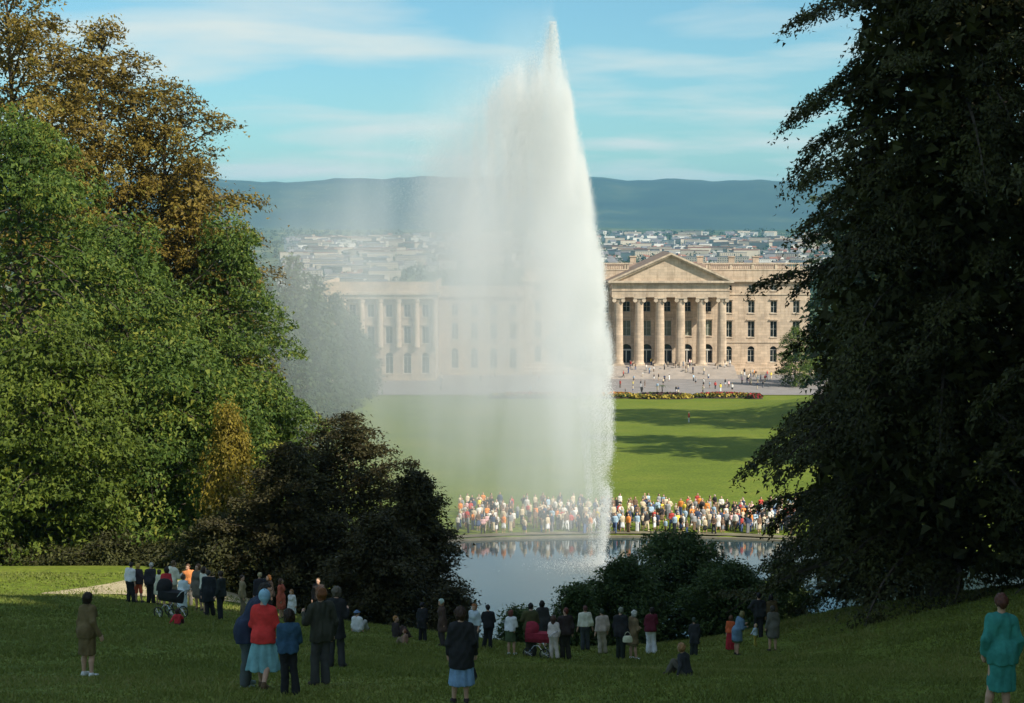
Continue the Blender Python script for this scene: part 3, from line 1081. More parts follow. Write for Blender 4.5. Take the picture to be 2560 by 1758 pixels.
# columns
colx = [-11.75, -7.05, -2.35, 2.35, 7.05, 11.75]
for x in colx:
    mb = MB()
    pr = []
    for k in range(13):
        s = k / 12
        pr.append((1.10 - 0.17 * s ** 1.6, ZF + .9 + s * (16.75 - ZF - .9)))
    nfl = 48
    b0_ = len(mb.v)
    for r_, z_ in pr:
        for i in range(nfl):
            a = 2 * math.pi * i / nfl
            rr = r_ * (1 - (0.055 if i % 2 else 0))
            mb.v.append((x + rr * math.cos(a), -8.0 + rr * math.sin(a), z_))
    for j in range(len(pr) - 1):
        for i in range(nfl):
            k2 = (i + 1) % nfl
            mb.f.append((b0_ + j * nfl + i, b0_ + j * nfl + k2, b0_ + (j + 1) * nfl + k2, b0_ + (j + 1) * nfl + i))
            mb.m.append(0)
    colo = mb.build('column', M_stone, pal)
    mb = MB()
    mb.box(x - 1.35, x + 1.35, -9.4, -6.6, ZF + .001, ZF + .35)
    mb.lathe([(1.3, .35), (1.32, .5), (1.15, .62), (1.2, .75), (1.12, .9)], 24, (x, -8, ZF))
    mb.build('column_base', M_stone2, colo)
    mb = MB()
    mb.lathe([(.88, 0), (1.0, .35), (1.05, .55)], 20, (x, -8, 16.75))
    for sx_ in (-1, 1):            # ionic volutes
        for k in range(2):
            yy = -9.05 if k == 0 else -6.95
            mb.tube([(x + sx_ * 1.0, yy - .18, 17.2), (x + sx_ * 1.0, yy + .18, 17.2)], .46, 14)
        mb.tube([(x + sx_ * 1.0, -8.9, 17.2), (x + sx_ * 1.0, -7.1, 17.2)], .36, 12)
    mb.box(x - 1.25, x + 1.25, -9.1, -6.9, 17.42, 17.62)
    mb.box(x - 1.35, x + 1.35, -9.3, -6.7, 17.62, 17.9)
    mb.build('capital', M_stone2, colo, True)
# entablature
mb = MB()
mb.box(-13.3, 13.3, -9.1, -.003, 17.9, 19.3)
mb.box(-13.4, 13.4, -9.22, -.003, 19.3, 19.5)
mb.box(-13.3, 13.3, -9.1, -.003, 19.5, ZC)
mb.build('entablature', M_stone, pal)
mb = MB()
mb.box(-13.6, 13.6, -9.5, -.003, ZC, ZC + .3)
mb.box(-14.2, 14.2, -10.0, -.9, ZC + .3, ZT + .05)
ec = mb.build('portico_cornice', M_stone2, pal)
mb = MB()
x = -13.4
while x < 13.4:
    mb.box(x, x + .28, -9.75, -9.502, ZC + .05, ZC + .29)
    x += .56
tag(mb.build('dentils', M_stone2, ec), kind='stuff')
# pediment
AP = 28.0
mb = MB()
mb.face([(-12.6, -9.0, ZT + .05), (12.6, -9.0, ZT + .05), (0, -9.0, AP - .75)])
ped = mb.build('pediment', M_stone, pal)
for s_ in (-1, 1):
    mb = MB()
    a = np.array([s_ * 14.2, 0, ZT + .05])
    c = np.array([0, 0, AP])
    for (y0, y1, th, dz) in ((-10.0, -8.9, .45, 0.0), (-9.65, -8.9, .35, -.45)):
        q = [(a[0], y0, a[2] + dz), (c[0], y0, c[2] + dz), (c[0], y0, c[2] - th + dz), (a[0] - s_ * 1.0, y0, a[2] + dz + .0)]
        q2 = [(p[0], y1, p[2]) for p in q]
        mb.face(q)
        mb.face(q2[::-1])
        for i in range(4):
            j = (i + 1) % 4
            mb.face([q[i], q2[i], q2[j], q[j]])
    mb.build('raking_cornice', M_stone2, ped)
mb = MB()
for s_ in (-1, 1):
    mb.face([(s_ * 14.2, -9.9, ZT + .07), (0, -9.9, AP + .02), (0, 12, AP + .02), (s_ * 14.2, 12, ZT + .07)])
mb.build('pediment_roof', M_roof, ped)

# the left wing and the link building, seen through the mist
wing = empty('palace_wing', (-29.0, 386.0, GZ))
tag(wing, 'palace side wing seen through the mist at the left end of the palace', 'building')
wo_ = []
for i in range(6):
    x = -10 + i * 4.0
    wo_ += [(x, 1.7, 1.6, 6.2, True), (x, 1.6, 8.2, 12.0, False), (x, 1.5, 14.0, 16.8, False)]
facade('wall', wing, -12.2, 12.2, 0, 0, 19.0, wo_)
for (x, w, zl, zh, a) in wo_:
    window(wing, x, w, zl, zh, 0, a, hood=not a)
for s_ in (-1, 1):
    mb = MB()
    mb.face([(s_ * 12.2, 0, 0), (s_ * 12.2, 30, 0), (s_ * 12.2, 30, 19), (s_ * 12.2, 0, 19)])
    mb.build('side_wall', M_stone, wing)
for i in range(7):
    mb = MB()
    x = -12 + i * 4.0
    mb.lathe([(.75, 7.4), (.62, 17.2), (.8, 17.3), (.9, 18.0)], 16, (x, -.4, 0))
    mb.build('half_column', M_stone2, wing, True)
mb = MB()
mb.box(-13.2, 13.2, -1.5, 30.5, 19.0, 19.6)
mb.box(-12.8, 12.8, -1.1, 30.1, 18.1, 18.998)
mb.build('cornice', M_stone2, wing)
mb = MB()
mb.box(-12.3, 12.3, -.4, .3, 19.6, 21.8)
mb.box(-12.3, -11.7, .3, 29.6, 19.6, 21.8)
mb.box(11.7, 12.3, .3, 29.6, 19.6, 21.8)
mb.box(-11.7, 11.7, .3, 29.6, 19.6, 20.4)
mb.build('attic', M_stone, wing)
lk = empty('palace_link', (-5.8, 400.0, GZ))
tag(lk, 'palace building with three rows of windows linking the side wing to the main block', 'building')
lo_ = []
for i in range(4):
    lo_ += [(-7.2 + i * 4.4, 1.7, 1.6, 6.2, True), (-7.2 + i * 4.4, 1.6, 8.2, 12.0, False), (-7.2 + i * 4.4, 1.5, 13.6, 16.2, False)]
facade('wall', lk, -10.9, 8.6, 0, 0, 17.6, lo_)
for (x, w, zl, zh, a) in lo_:
    window(lk, x, w, zl, zh, 0, a, hood=False)
mb = MB()
mb.box(-10.9, 8.6, .001, 14, 17.6, 17.9)
mb.box(-10.9, 8.65, -.6, 14.2, 17.9, 18.5)
mb.box(-10.9, 8.6, -.1, .5, 18.5, 20.4)
mb.build('roof', M_stone2, lk)

# flower beds in front of the forecourt
def flower_bed(name, label, px, Y, rx, ry, cols_, n, seed_):
    c = W(px, 990, Y)
    z = float(ground_z(c[0], Y))
    e = empty(name, (c[0], Y, z))
    tag(e, label, 'flower bed', 'flower beds before the palace')
    mb = MB()
    prf = [(1.0, -.1), (1.0, .12), (.9, .35), (.6, .55), (.25, .65), (.02, .68)]
    b0_ = 0
    nn_ = 28
    for r_, zz in prf:
        for i in range(nn_):
            a = 2 * math.pi * i / nn_
            mb.v.append((rx * r_ * math.cos(a), ry * r_ * math.sin(a), zz))
    for j in range(len(prf) - 1):
        for i in range(nn_):
            k2 = (i + 1) % nn_
            mb.f.append((j * nn_ + i, j * nn_ + k2, (j + 1) * nn_ + k2, (j + 1) * nn_ + i))
            mb.m.append(0)
    mb.build('soil', M_soil, e, True)
    rg = np.random.default_rng(seed_)
    for ci, (mname, col, rlo, rhi) in enumerate(cols_):
        k_ = n
        rr = np.sqrt(rg.uniform(rlo ** 2, rhi ** 2, k_))
        aa = rg.uniform(0, 2 * math.pi, k_)
        zz = np.interp(rr, [.0, .25, .6, .9, 1.0], [.68, .65, .55, .35, .12])
        p = np.stack([rx * rr * np.cos(aa), ry * rr * np.sin(aa), zz + rg.uniform(.15, .5, k_)], 1)
        d = rg.normal(0, 1, (k_, 3))
        d /= np.linalg.norm(d, axis=1, keepdims=True)
        q = np.cross(d, rg.normal(0, 1, (k_, 3)))
        q /= np.linalg.norm(q, axis=1, keepdims=True)
        s_ = rg.uniform(.14, .30, k_)[:, None]
        Vv = np.stack([p - d * s_, p + q * s_, p + d * s_, p - q * s_], 1).reshape(-1, 3)
        me_ = np_mesh('flowers', Vv, np.arange(k_ * 4).reshape(-1, 4))
        me_.materials.append(mat(mname, col, .8, .2, 3))
        tag(link(bpy.data.objects.new('flowers', me_), e), kind='stuff')
    return e


YEL, RED, ORA, GRN = ('petal_yellow', (.42, .31, .05)), ('petal_red', (.40, .04, .05)), ('petal_orange', (.6, .22, .03)), ('bed_green', (.07, .10, .03))
rb = flower_bed('flower_bed', 'round flower bed with yellow rim, dark centre and a palm', 1655, 346, 6.2, 2.6, [GRN + (0, .95), YEL + (.78, 1.0), ('petal_dark', (.10, .03, .04), 0.1, .7)], 900, 1)
mb = MB()
mb.tube([(0, 0, .5), (.05, 0, 1.6), (0, .05, 2.4)], [.14, .11, .09], 7)
mb.build('palm_trunk', M_bark, rb)
mb = MB()
for i in range(14):
    a = i * 2.4
    L = 1.3 + .3 * (i % 3)
    P = [np.array([L * s * math.cos(a), L * s * math.sin(a), 2.4 + 1.0 * s - 1.2 * s * s]) for s in (0, .35, .7, 1)]
    pv = np.array([-math.sin(a), math.cos(a), 0]) * .13
    for k in range(3):
        mb.face([P[k] - pv * (1 - .3 * k), P[k] + pv * (1 - .3 * k), P[k + 1] + pv * (.7 - .3 * k), P[k + 1] - pv * (.7 - .3 * k)])
mb.build('palm_fronds', M_leaf_shrub, rb)
flower_bed('flower_bed', 'long red and yellow flower bed right of the round bed', 1810, 347, 6.6, 1.2, [GRN + (0, 1.), YEL + (.5, 1.0), RED + (.0, .7)], 500, 2)
flower_bed('flower_bed', 'small bed of red flowers at the right end of the beds', 1888, 345, 1.5, .9, [RED + (0, 1.), GRN + (0, 1.)], 200, 3)
flower_bed('flower_bed', 'yellow and red flower bed left of the round bed, beside the fountain', 1540, 347, 4.0, 1.2, [GRN + (0, 1.), YEL + (.4, 1.0), ORA + (.0, .7)], 500, 4)
flower_bed('flower_bed', 'flower bed behind the mist left of the fountain', 1330, 347, 9.0, 1.2, [GRN + (0, 1.), YEL + (.4, 1.0), RED + (.0, .7)], 500, 5)
# ------------------------------------------------------------------ people
def surface_nets(F, org, h):
    ins = F < 0
    nx, ny, nz = F.shape
    c = np.zeros((nx - 1, ny - 1, nz - 1), np.int8)
    corners = [(i, j, k) for i in (0, 1) for j in (0, 1) for k in (0, 1)]
    for i, j, k in corners:
        c += ins[i:nx - 1 + i, j:ny - 1 + j, k:nz - 1 + k]
    act = (c > 0) & (c < 8)
    idx = -np.ones(act.shape, np.int64)
    A = np.argwhere(act)
    if len(A) == 0:
        return np.zeros((0, 3)), np.zeros((0, 4), int)
    idx[act] = np.arange(len(A))
    acc = np.zeros((len(A), 3))
    cnt = np.zeros(len(A))
    vals = {cr: F[A[:, 0] + cr[0], A[:, 1] + cr[1], A[:, 2] + cr[2]] for cr in corners}
    for a in corners:
        for ax in range(3):
            if a[ax] == 1:
                continue
            b2 = list(a)
            b2[ax] = 1
            b2 = tuple(b2)
            va, vb = vals[a], vals[b2]
            cr = (va < 0) != (vb < 0)
            tt = np.where(cr, va / np.where(np.abs(va - vb) < 1e-12, 1, va - vb), 0)
            p = np.array(a, float)[None, :].repeat(len(A), 0)
            p[:, ax] += tt
            acc[cr] += p[cr]
            cnt[cr] += 1
    V = (A + acc / cnt[:, None]) * h + org
    Q = []
    for ax in range(3):
        o1, o2 = [(1, 2), (2, 0), (0, 1)][ax]
        sl0 = [slice(0, n_) for n_ in F.shape]
        sl1 = [slice(0, n_) for n_ in F.shape]
        sl0[ax] = slice(0, F.shape[ax] - 1)
        sl1[ax] = slice(1, F.shape[ax])
        a0, a1 = ins[tuple(sl0)], ins[tuple(sl1)]
        E = np.argwhere(a0 != a1)
        E = E[(E[:, o1] > 0) & (E[:, o2] > 0) & (E[:, o1] < F.shape[o1] - 1) & (E[:, o2] < F.shape[o2] - 1)]
        if len(E) == 0:
            continue
        fl = a0[tuple(E.T)]

        def cell(d1, d2):
            q_ = E.copy()
            q_[:, o1] += d1
            q_[:, o2] += d2
            return idx[tuple(q_.T)]
        q4 = np.stack([cell(-1, -1), cell(0, -1), cell(0, 0), cell(-1, 0)], 1)
        q4[~fl] = q4[~fl][:, ::-1]
        Q.append(q4)
    Q = np.concatenate(Q)
    Q = Q[(Q >= 0).all(1)]
    return V, Q


def smin(a, b2, k):
    hh = np.clip(0.5 + 0.5 * (b2 - a) / k, 0, 1)
    return b2 * (1 - hh) + a * hh - k * hh * (1 - hh)


def sdf_mesh(prims, h, k=0.03, inflate=0.0, clip=None):
    """prims: ('c', a, ra, b, rb) round cones or ('e', centre, (rx,ry,rz)); -> V, Q"""
    lo = np.array([1e9] * 3)
    hi = -lo
    for p in prims:
        if p[0] == 'c':
            for q, r in ((p[1], p[2]), (p[3], p[4])):
                lo = np.minimum(lo, np.asarray(q) - r - inflate)
                hi = np.maximum(hi, np.asarray(q) + r + inflate)
        else:
            lo = np.minimum(lo, np.asarray(p[1]) - np.asarray(p[2]) - inflate)
            hi = np.maximum(hi, np.asarray(p[1]) + np.asarray(p[2]) + inflate)
    lo = lo - 3 * h
    hi = hi + 3 * h
    n_ = np.ceil((hi - lo) / h).astype(int) + 1
    F = np.full(n_, 1.0)
    gx_ = [lo[a] + np.arange(n_[a]) * h for a in range(3)]
    mg = max(0.05, k * 1.2) + inflate
    for p in prims:
        if p[0] == 'c':
            a, ra, b2, rb = np.asarray(p[1], float), p[2], np.asarray(p[3], float), p[4]
            bl = np.minimum(a - ra, b2 - rb) - mg
            bh = np.maximum(a + ra, b2 + rb) + mg
        else:
            ce, er = np.asarray(p[1], float), np.asarray(p[2], float)
            bl, bh = ce - er - mg, ce + er + mg
        i0 = np.clip(((bl - lo) / h).astype(int), 0, n_ - 1)
        i1 = np.clip(((bh - lo) / h).astype(int) + 2, 1, n_)
        sl_ = tuple(slice(i0[a_], i1[a_]) for a_ in range(3))
        X_ = gx_[0][sl_[0]][:, None, None]
        Y_ = gx_[1][sl_[1]][None, :, None]
        Z_ = gx_[2][sl_[2]][None, None, :]
        if p[0] == 'c':
            d_ = b2 - a
            L2 = max(d_ @ d_, 1e-9)
            tt = np.clip(((X_ - a[0]) * d_[0] + (Y_ - a[1]) * d_[1] + (Z_ - a[2]) * d_[2]) / L2, 0, 1)
            D = np.sqrt((X_ - a[0] - tt * d_[0]) ** 2 + (Y_ - a[1] - tt * d_[1]) ** 2 + (Z_ - a[2] - tt * d_[2]) ** 2) - (ra + (rb - ra) * tt) - inflate
        else:
            er2 = er + inflate
            D = (np.sqrt(((X_ - ce[0]) / er2[0]) ** 2 + ((Y_ - ce[1]) / er2[1]) ** 2 + ((Z_ - ce[2]) / er2[2]) ** 2) - 1) * er2.min()
        F[sl_] = smin(F[sl_], D, k)
    if clip is not None:
        F = np.maximum(F, clip(gx_[0][:, None, None], gx_[1][None, :, None], gx_[2][None, None, :]))
    return surface_nets(F, lo, h)


ARMS = {  # elbow and wrist offsets from the shoulder (x mirrored per side), at 1.75 m
    'down': ((.055, -.02, -.29), (.075, .04, -.545)),
    'loose': ((.075, -.05, -.28), (.11, .05, -.525)),
    'front': ((.07, .04, -.28), (-.09, .22, -.36)),
    'bent': ((.07, .08, -.27), (-.02, .30, -.16)),
    'raised': ((.10, .16, -.20), (-.06, .27, .04)),
    'hip': ((.17, -.06, -.25), (.02, .04, -.44)),
    'out': ((.20, .06, -.21), (.40, .14, -.36)),
    'back': ((.06, -.10, -.27), (-.10, -.15, -.44)),
    'knee': ((.08, .16, -.22), (.02, .38, -.20)),
    'prop': ((.16, -.04, -.27), (.30, .02, -.50)),
}


def joints(H, sex='m', kid=0.0, la='down', ra='down', legs='stand', lean=0.0, turn=0.0, jit=0):
    s = H / 1.75
    fem = sex == 'f'
    J = {}
    hipw = .092 if fem else .088
    shw = .150 if fem else .178
    if kid:
        shw *= .94
    pel = .95
    if legs == 'sit':
        pel = .14
    elif legs == 'squat':
        pel = .32
    dz = pel - .95
    J['pel'] = np.array([0, 0, pel])
    up = {'waist': (0, .0, 1.08), 'chest': (0, .01, 1.30), 'neck': (0, 0, 1.46), 'head': (0, .02, 1.618)}
    for k_, v in up.items():
        J[k_] = np.array(v) + np.array([0, 0, dz])
    for sd_, n_ in ((-1, 'l'), (1, 'r')):
        J['sh' + n_] = np.array([sd_ * shw, 0, 1.395 + dz])
        arm = ARMS[la if n_ == 'l' else ra]
        for q, nm in zip(arm, ('el', 'wr')):
            J[nm + n_] = J['sh' + n_] + np.array([sd_ * q[0], q[1], q[2]])
        hx = sd_ * hipw
        J['hip' + n_] = np.array([hx, 0, pel - .02])
        if legs == 'stand':
            J['kn' + n_] = np.array([hx * 1.02, .015, .49])
            J['an' + n_] = np.array([hx * 1.05, -.02, .085])
        elif legs == 'apart':
            J['kn' + n_] = np.array([hx * 1.5, .02, .49])
            J['an' + n_] = np.array([hx * 2.0, -.02, .085])
        elif legs == 'walk':
            f = 1 if sd_ < 0 else -1
            J['kn' + n_] = np.array([hx * 1.0, .13 if f > 0 else -.06, .50])
            J['an' + n_] = np.array([hx * .9, .16 if f > 0 else -.36, .085 if f > 0 else .19])
        elif legs == 'sit':
            J['kn' + n_] = np.array([hx * 1.6, .36, .40])
            J['an' + n_] = np.array([hx * 1.3, .55, .07])
        elif legs == 'squat':
            J['kn' + n_] = np.array([hx * 1.8, .36, .46])
            J['an' + n_] = np.array([hx * 1.5, .10, .085])
    if jit:
        # everyday asymmetry: weight on one leg, uneven shoulders, a turned head
        jr = np.random.default_rng(jit)
        side = 1 if jr.random() < .5 else -1
        hs_ = side * jr.uniform(.012, .040)
        if legs in ('stand', 'apart'):
            for k_ in ('pel', 'hipl', 'hipr'):
                J[k_] = J[k_] + np.array([hs_, 0, 0])
            n_ = 'l' if side > 0 else 'r'
            J['kn' + n_] = J['kn' + n_] + np.array([0, jr.uniform(.02, .07), 0])
            J['an' + n_] = J['an' + n_] + np.array([-side * jr.uniform(0, .06), jr.uniform(-.03, .12), 0])
        tl = jr.uniform(-.03, .03)
        for n_, q_ in (('l', 1), ('r', -1)):
            for k_ in ('sh', 'el', 'wr'):
                J[k_ + n_] = J[k_ + n_] + np.array([hs_ * .3, 0, q_ * tl])
            for k_, am in (('el', .03), ('wr', .05)):
                J[k_ + n_] = J[k_ + n_] + jr.normal(0, am * .5, 3)
        J['head'] = J['head'] + np.array([jr.uniform(-.02, .02), jr.uniform(-.005, .02), jr.uniform(-.012, 0)])
        turn = turn + jr.uniform(-38, 38)
        lean = lean + jr.uniform(-3, 5)
    # lean of the upper body about the hips
    a = R(lean)
    ca, sa = math.cos(a), math.sin(a)
    for k_ in ('waist', 'chest', 'neck', 'head', 'shl', 'shr', 'ell', 'elr', 'wrl', 'wrr'):
        v = J[k_] - J['pel']
        J[k_] = J['pel'] + np.array([v[0], v[1] * ca + v[2] * sa, -v[1] * sa + v[2] * ca])
    hd = J['head'] - J['neck']
    if kid:
        J['head'] = J['neck'] + hd * (1 + .22 * kid)
    J['lean'] = a
    J['turn'] = R(turn)
    J['hs'] = (1 + .27 * kid) * 1.02
    for k_ in list(J):
        if isinstance(J[k_], np.ndarray):
            J[k_] = J[k_] * s
    J['s'] = s
    J['fem'] = fem
    return J


def rotz(v, a):
    return np.array([v[0] * math.cos(a) - v[1] * math.sin(a), v[0] * math.sin(a) + v[1] * math.cos(a), v[2]])


def head_pt(J, v):
    return J['head'] + rotz(np.array(v) * J['s'] * J['hs'], J['turn'])


def torso_prims(J, inf=0.0):
    s, fem = J['s'], J['fem']
    P = []
    c = lambda a, ra, b2, rb: P.append(('c', a, ra * s + inf, b2, rb * s + inf))
    w, ch, pl = J['waist'], J['chest'], J['pel']
    o = lambda v: np.array(v) * s
    wx = .045 if fem else .070
    c(J['shl'] * .80 + ch * .20, .060, J['shr'] * .80 + ch * .20, .060)
    for n_ in 'lr':
        c(J['neck'] + o((0, -.01, -.01)), .052, J['sh' + n_] * .9 + ch * .1, .050)
    for sd_ in (-1, 1):
        c(ch + o((sd_ * .075, 0, .03)), .105, w + o((sd_ * wx, .0, 0)), .092)
        c(w + o((sd_ * wx, 0, 0)), .092, pl + o((sd_ * (.085 if fem else .075), -.01, .0)), .108 if fem else .10)
        if fem:
            c(ch + o((sd_ * .075, .085, -.02)), .052, ch + o((sd_ * .07, .09, -.04)), .05)
        c(pl + o((sd_ * .08, -.045, -.03)), .085, pl + o((sd_ * .08, -.03, -.08)), .08)
    return P


def arm_prims(J, inf=0.0, frac=1.0):
    s = J['s']
    P = []
    for n_ in 'lr':
        a, e, w = J['sh' + n_], J['el' + n_], J['wr' + n_]
        P.append(('c', a, .055 * s + inf, e, .042 * s + inf))
        if frac > .5:
            f = min(1, (frac - .5) * 2)
            P.append(('c', e, .042 * s + inf, e + (w - e) * f, (.030 + .006 * (1 - f)) * s + inf))
    return P


def leg_prims(J, inf=0.0, flare=0.0, to=1.0):
    s = J['s']
    P = []
    for n_ in 'lr':
        a, k_, an = J['hip' + n_], J['kn' + n_], J['an' + n_]
        P.append(('c', a, .088 * s + inf, k_, .056 * s + inf))
        an2 = k_ + (an - k_) * to
        if flare:
            P.append(('c', k_, .058 * s + inf, an2, .058 * s + inf + flare))
        else:
            mid = k_ * .62 + an * .38 + np.array([0, -.018, 0]) * s
            P.append(('c', k_, .054 * s + inf, mid, .055 * s + inf))
            P.append(('c', mid, .055 * s + inf, an, .036 * s + inf))
    return P


def foot_prims(J, inf=0.0):
    s = J['s']
    P = []
    for n_, sd_ in (('l', -1), ('r', 1)):
        an = J['an' + n_]
        d_ = np.array([sd_ * .18, 1.0, 0])
        d_ /= np.linalg.norm(d_)
        drop = -.055 * s
        tip = np.array([0, 0, drop - (.03 * s if an[2] > .12 * s else 0)])
        P.append(('c', an + np.array([0, -.02 * s, drop * .8]), .040 * s + inf, an + d_ * .13 * s + tip, .032 * s + inf))
        P.append(('c', an, .038 * s + inf, an + np.array([0, 0, drop * .6]), .040 * s + inf))
    return P


def hand_prims(J, fingers=True):
    s = J['s']
    P = []
    for n_, sd_ in (('l', -1), ('r', 1)):
        e, w = J['el' + n_], J['wr' + n_]
        d_ = (w - e) / np.linalg.norm(w - e)
        inn = np.array([-sd_, 0, 0.0])                       # palm faces inwards
        inn = inn - d_ * (inn @ d_)
        inn /= (np.linalg.norm(inn) + 1e-9)
        sp_ = np.cross(d_, inn)                              # across the knuckles
        if sp_[1] < 0:
            sp_ = -sp_
        kn = w + d_ * .085 * s
        P.append(('c', w, .027 * s, kn + sp_ * .022 * s, .021 * s))
        P.append(('c', w, .027 * s, kn - sp_ * .022 * s, .021 * s))
        if fingers:
            for q, L_ in zip((-1.5, -.5, .5, 1.5), (.066, .080, .086, .074)):
                b_ = kn + sp_ * q * .0205 * s
                m_ = b_ + (d_ * .86 + inn * .30) * L_ * .55 * s
                t_ = m_ + (d_ * .55 + inn * .75) * L_ * .48 * s
                P.append(('c', b_, .0125 * s, m_, .0118 * s))
                P.append(('c', m_, .0118 * s, t_, .0108 * s))
            tb = w + d_ * .025 * s + sp_ * .028 * s
            tm = tb + (d_ * .55 + sp_ * .65 + inn * .3) * .045 * s
            P.append(('c', tb, .014 * s, tm, .0125 * s))
            P.append(('c', tm, .0125 * s, tm + (d_ * .85 + inn * .4) * .034 * s, .0105 * s))
        else:
            P.append(('c', kn, .026 * s, kn + d_ * .07 * s, .018 * s))
            P.append(('c', w + d_ * .03 * s, .016 * s, w + d_ * .08 * s + sp_ * .045 * s, .013 * s))
    return P


def head_prims(J):
    s = J['s'] * J['hs']
    P = [('e', head_pt(J, (0, -.012, .015)), np.array([.077, .093, .100]) * s),
         ('c', head_pt(J, (0, .035, -.045)), .055 * s, head_pt(J, (0, .055, -.075)), .036 * s),
         ('c', head_pt(J, (0, .085, .005)), .012 * s, head_pt(J, (0, .100, -.030)), .015 * s),       # nose
         ('c', head_pt(J, (-.018, .078, -.062)), .012 * s, head_pt(J, (.018, .078, -.062)), .012 * s),  # lips
         ('c', head_pt(J, (-.03, .072, .028)), .014 * s, head_pt(J, (.03, .072, .028)), .014 * s)]    # brow
    for sd_ in (-1, 1):
        P.append(('c', head_pt(J, (sd_ * .078, -.008, .015)), .012 * s, head_pt(J, (sd_ * .080, -.006, -.022)), .010 * s))
    P.append(('c', J['neck'] + np.array([0, -.005, 0]), .056 * J['s'], head_pt(J, (0, -.01, -.05)), .048 * J['s']))
    return P


def hair_mesh(J, style, h):
    s = J['s'] * J['hs']
    P = [('e', head_pt(J, (0, -.018, .026)), np.array([.088, .100, .104]) * s)]
    cut = -.02
    if style == 'bob':
        P.append(('c', head_pt(J, (-.045, -.045, 0)), .058 * s, head_pt(J, (-.048, -.04, -.075)), .046 * s))
        P.append(('c', head_pt(J, (.045, -.045, 0)), .058 * s, head_pt(J, (.048, -.04, -.075)), .046 * s))
        P.append(('c', head_pt(J, (0, -.06, 0)), .06 * s, head_pt(J, (0, -.06, -.08)), .05 * s))
        cut = -.11
    elif style == 'big':
        P = [('e', head_pt(J, (0, -.03, .025)), np.array([.098, .108, .112]) * s),
             ('c', head_pt(J, (-.035, -.05, 0)), .060 * s, head_pt(J, (-.04, -.05, -.06)), .045 * s), ('c', head_pt(J, (.035, -.05, 0)), .060 * s, head_pt(J, (.04, -.05, -.06)), .045 * s)]
        cut = -.10
    elif style == 'long':
        for q in (-.045, 0, .045):
            P.append(('c', head_pt(J, (q, -.06, 0)), .06 * s, head_pt(J, (q, -.075, -.20)), .038 * s))
        cut = -.24
    elif style == 'short':
        P.append(('c', head_pt(J, (0, -.06, 0)), .052 * s, head_pt(J, (0, -.062, -.06)), .034 * s))
        cut = -.075
    hc, ct, st = J['head'], math.cos(-J['turn']), math.sin(-J['turn'])

    def clip(X_, Y_, Z_):
        dx, dy, dz = X_ - hc[0], Y_ - hc[1], Z_ - hc[2]
        ly = dx * st + dy * ct
        lx = dx * ct - dy * st
        # face window: in front of the ears and below the fringe
        facec = np.minimum(ly - .030 * s, .052 * s - dz)
        low = cut * s - dz
        return np.maximum(facec, low + 0 * lx)
    return sdf_mesh(P, h, .03, 0, clip)


SKIN = mat('skin', (.60, .36, .25), .6, .06, 8)
M_eye = mat('eye_dark', (.02, .015, .012), .3, .05)


def cloth(col):
    key = 'cloth_%02x%02x%02x' % tuple(int(v * 255) for v in col)
    col = tuple(min(.82, v * 1.3) + .014 for v in col)
    return mat(key, col, .9, .20, 5, .6, 18, spec=.15)


def hairm(col):
    key = 'hair_%02x%02x%02x' % tuple(int(v * 255) for v in col)
    return mat(key, col, .55, .25, 30, .5, 60, spec=.3)


def relief(V_, amp, freq, sd):
    r2 = np.random.default_rng(sd)
    out = np.zeros((len(V_), 3))
    for k_ in range(9):
        f = r2.normal(0, 1, 3) * freq
        a_ = r2.normal(0, 1, 3)
        out += np.sin(V_ @ f + r2.uniform(0, 6.28))[:, None] * a_
    return V_ + out * amp / 3.0


FOLD = [0]


def vq_obj(name, VQ, material, parent=None, smooth=True):
    if len(VQ[0]):
        FOLD[0] += 1
        if name in ('jacket', 'coat', 'shirt', 'jumper', 'dress', 'skirt'):
            VQ = (relief(VQ[0], .007, np.array([34, 34, 16.0]), FOLD[0]), VQ[1])
        elif name in ('trousers', 'shorts'):
            VQ = (relief(VQ[0], .005, np.array([22, 22, 26.0]), FOLD[0]), VQ[1])
        elif name == 'hair':
            VQ = (relief(VQ[0], .009, np.array([70, 70, 40.0]), FOLD[0]), VQ[1])
    me_ = np_mesh(name, VQ[0], VQ[1], smooth)
    me_.materials.append(material)
    return link(bpy.data.objects.new(name, me_), parent)


def skirt_prims(J, bh, fl, inf):
    s, pel = J['s'], J['pel']
    P = []
    wst = pel + np.array([0, 0, .08]) * s
    loz = pel + np.array([0, 0, bh - .08]) * s
    nfold = 9
    for k_ in range(nfold):
        an = 2 * math.pi * k_ / nfold
        e_ = np.array([math.cos(an), math.sin(an) * .78, 0])
        P.append(('c', wst + e_ * .062 * s, .070 * s + inf, pel + e_ * .098 * s, .080 * s + inf))
        P.append(('c', pel + e_ * .098 * s, .080 * s + inf, loz + e_ * (.120 + fl * 1.6) * s, (.058 + fl * .25) * s + inf))
    return P


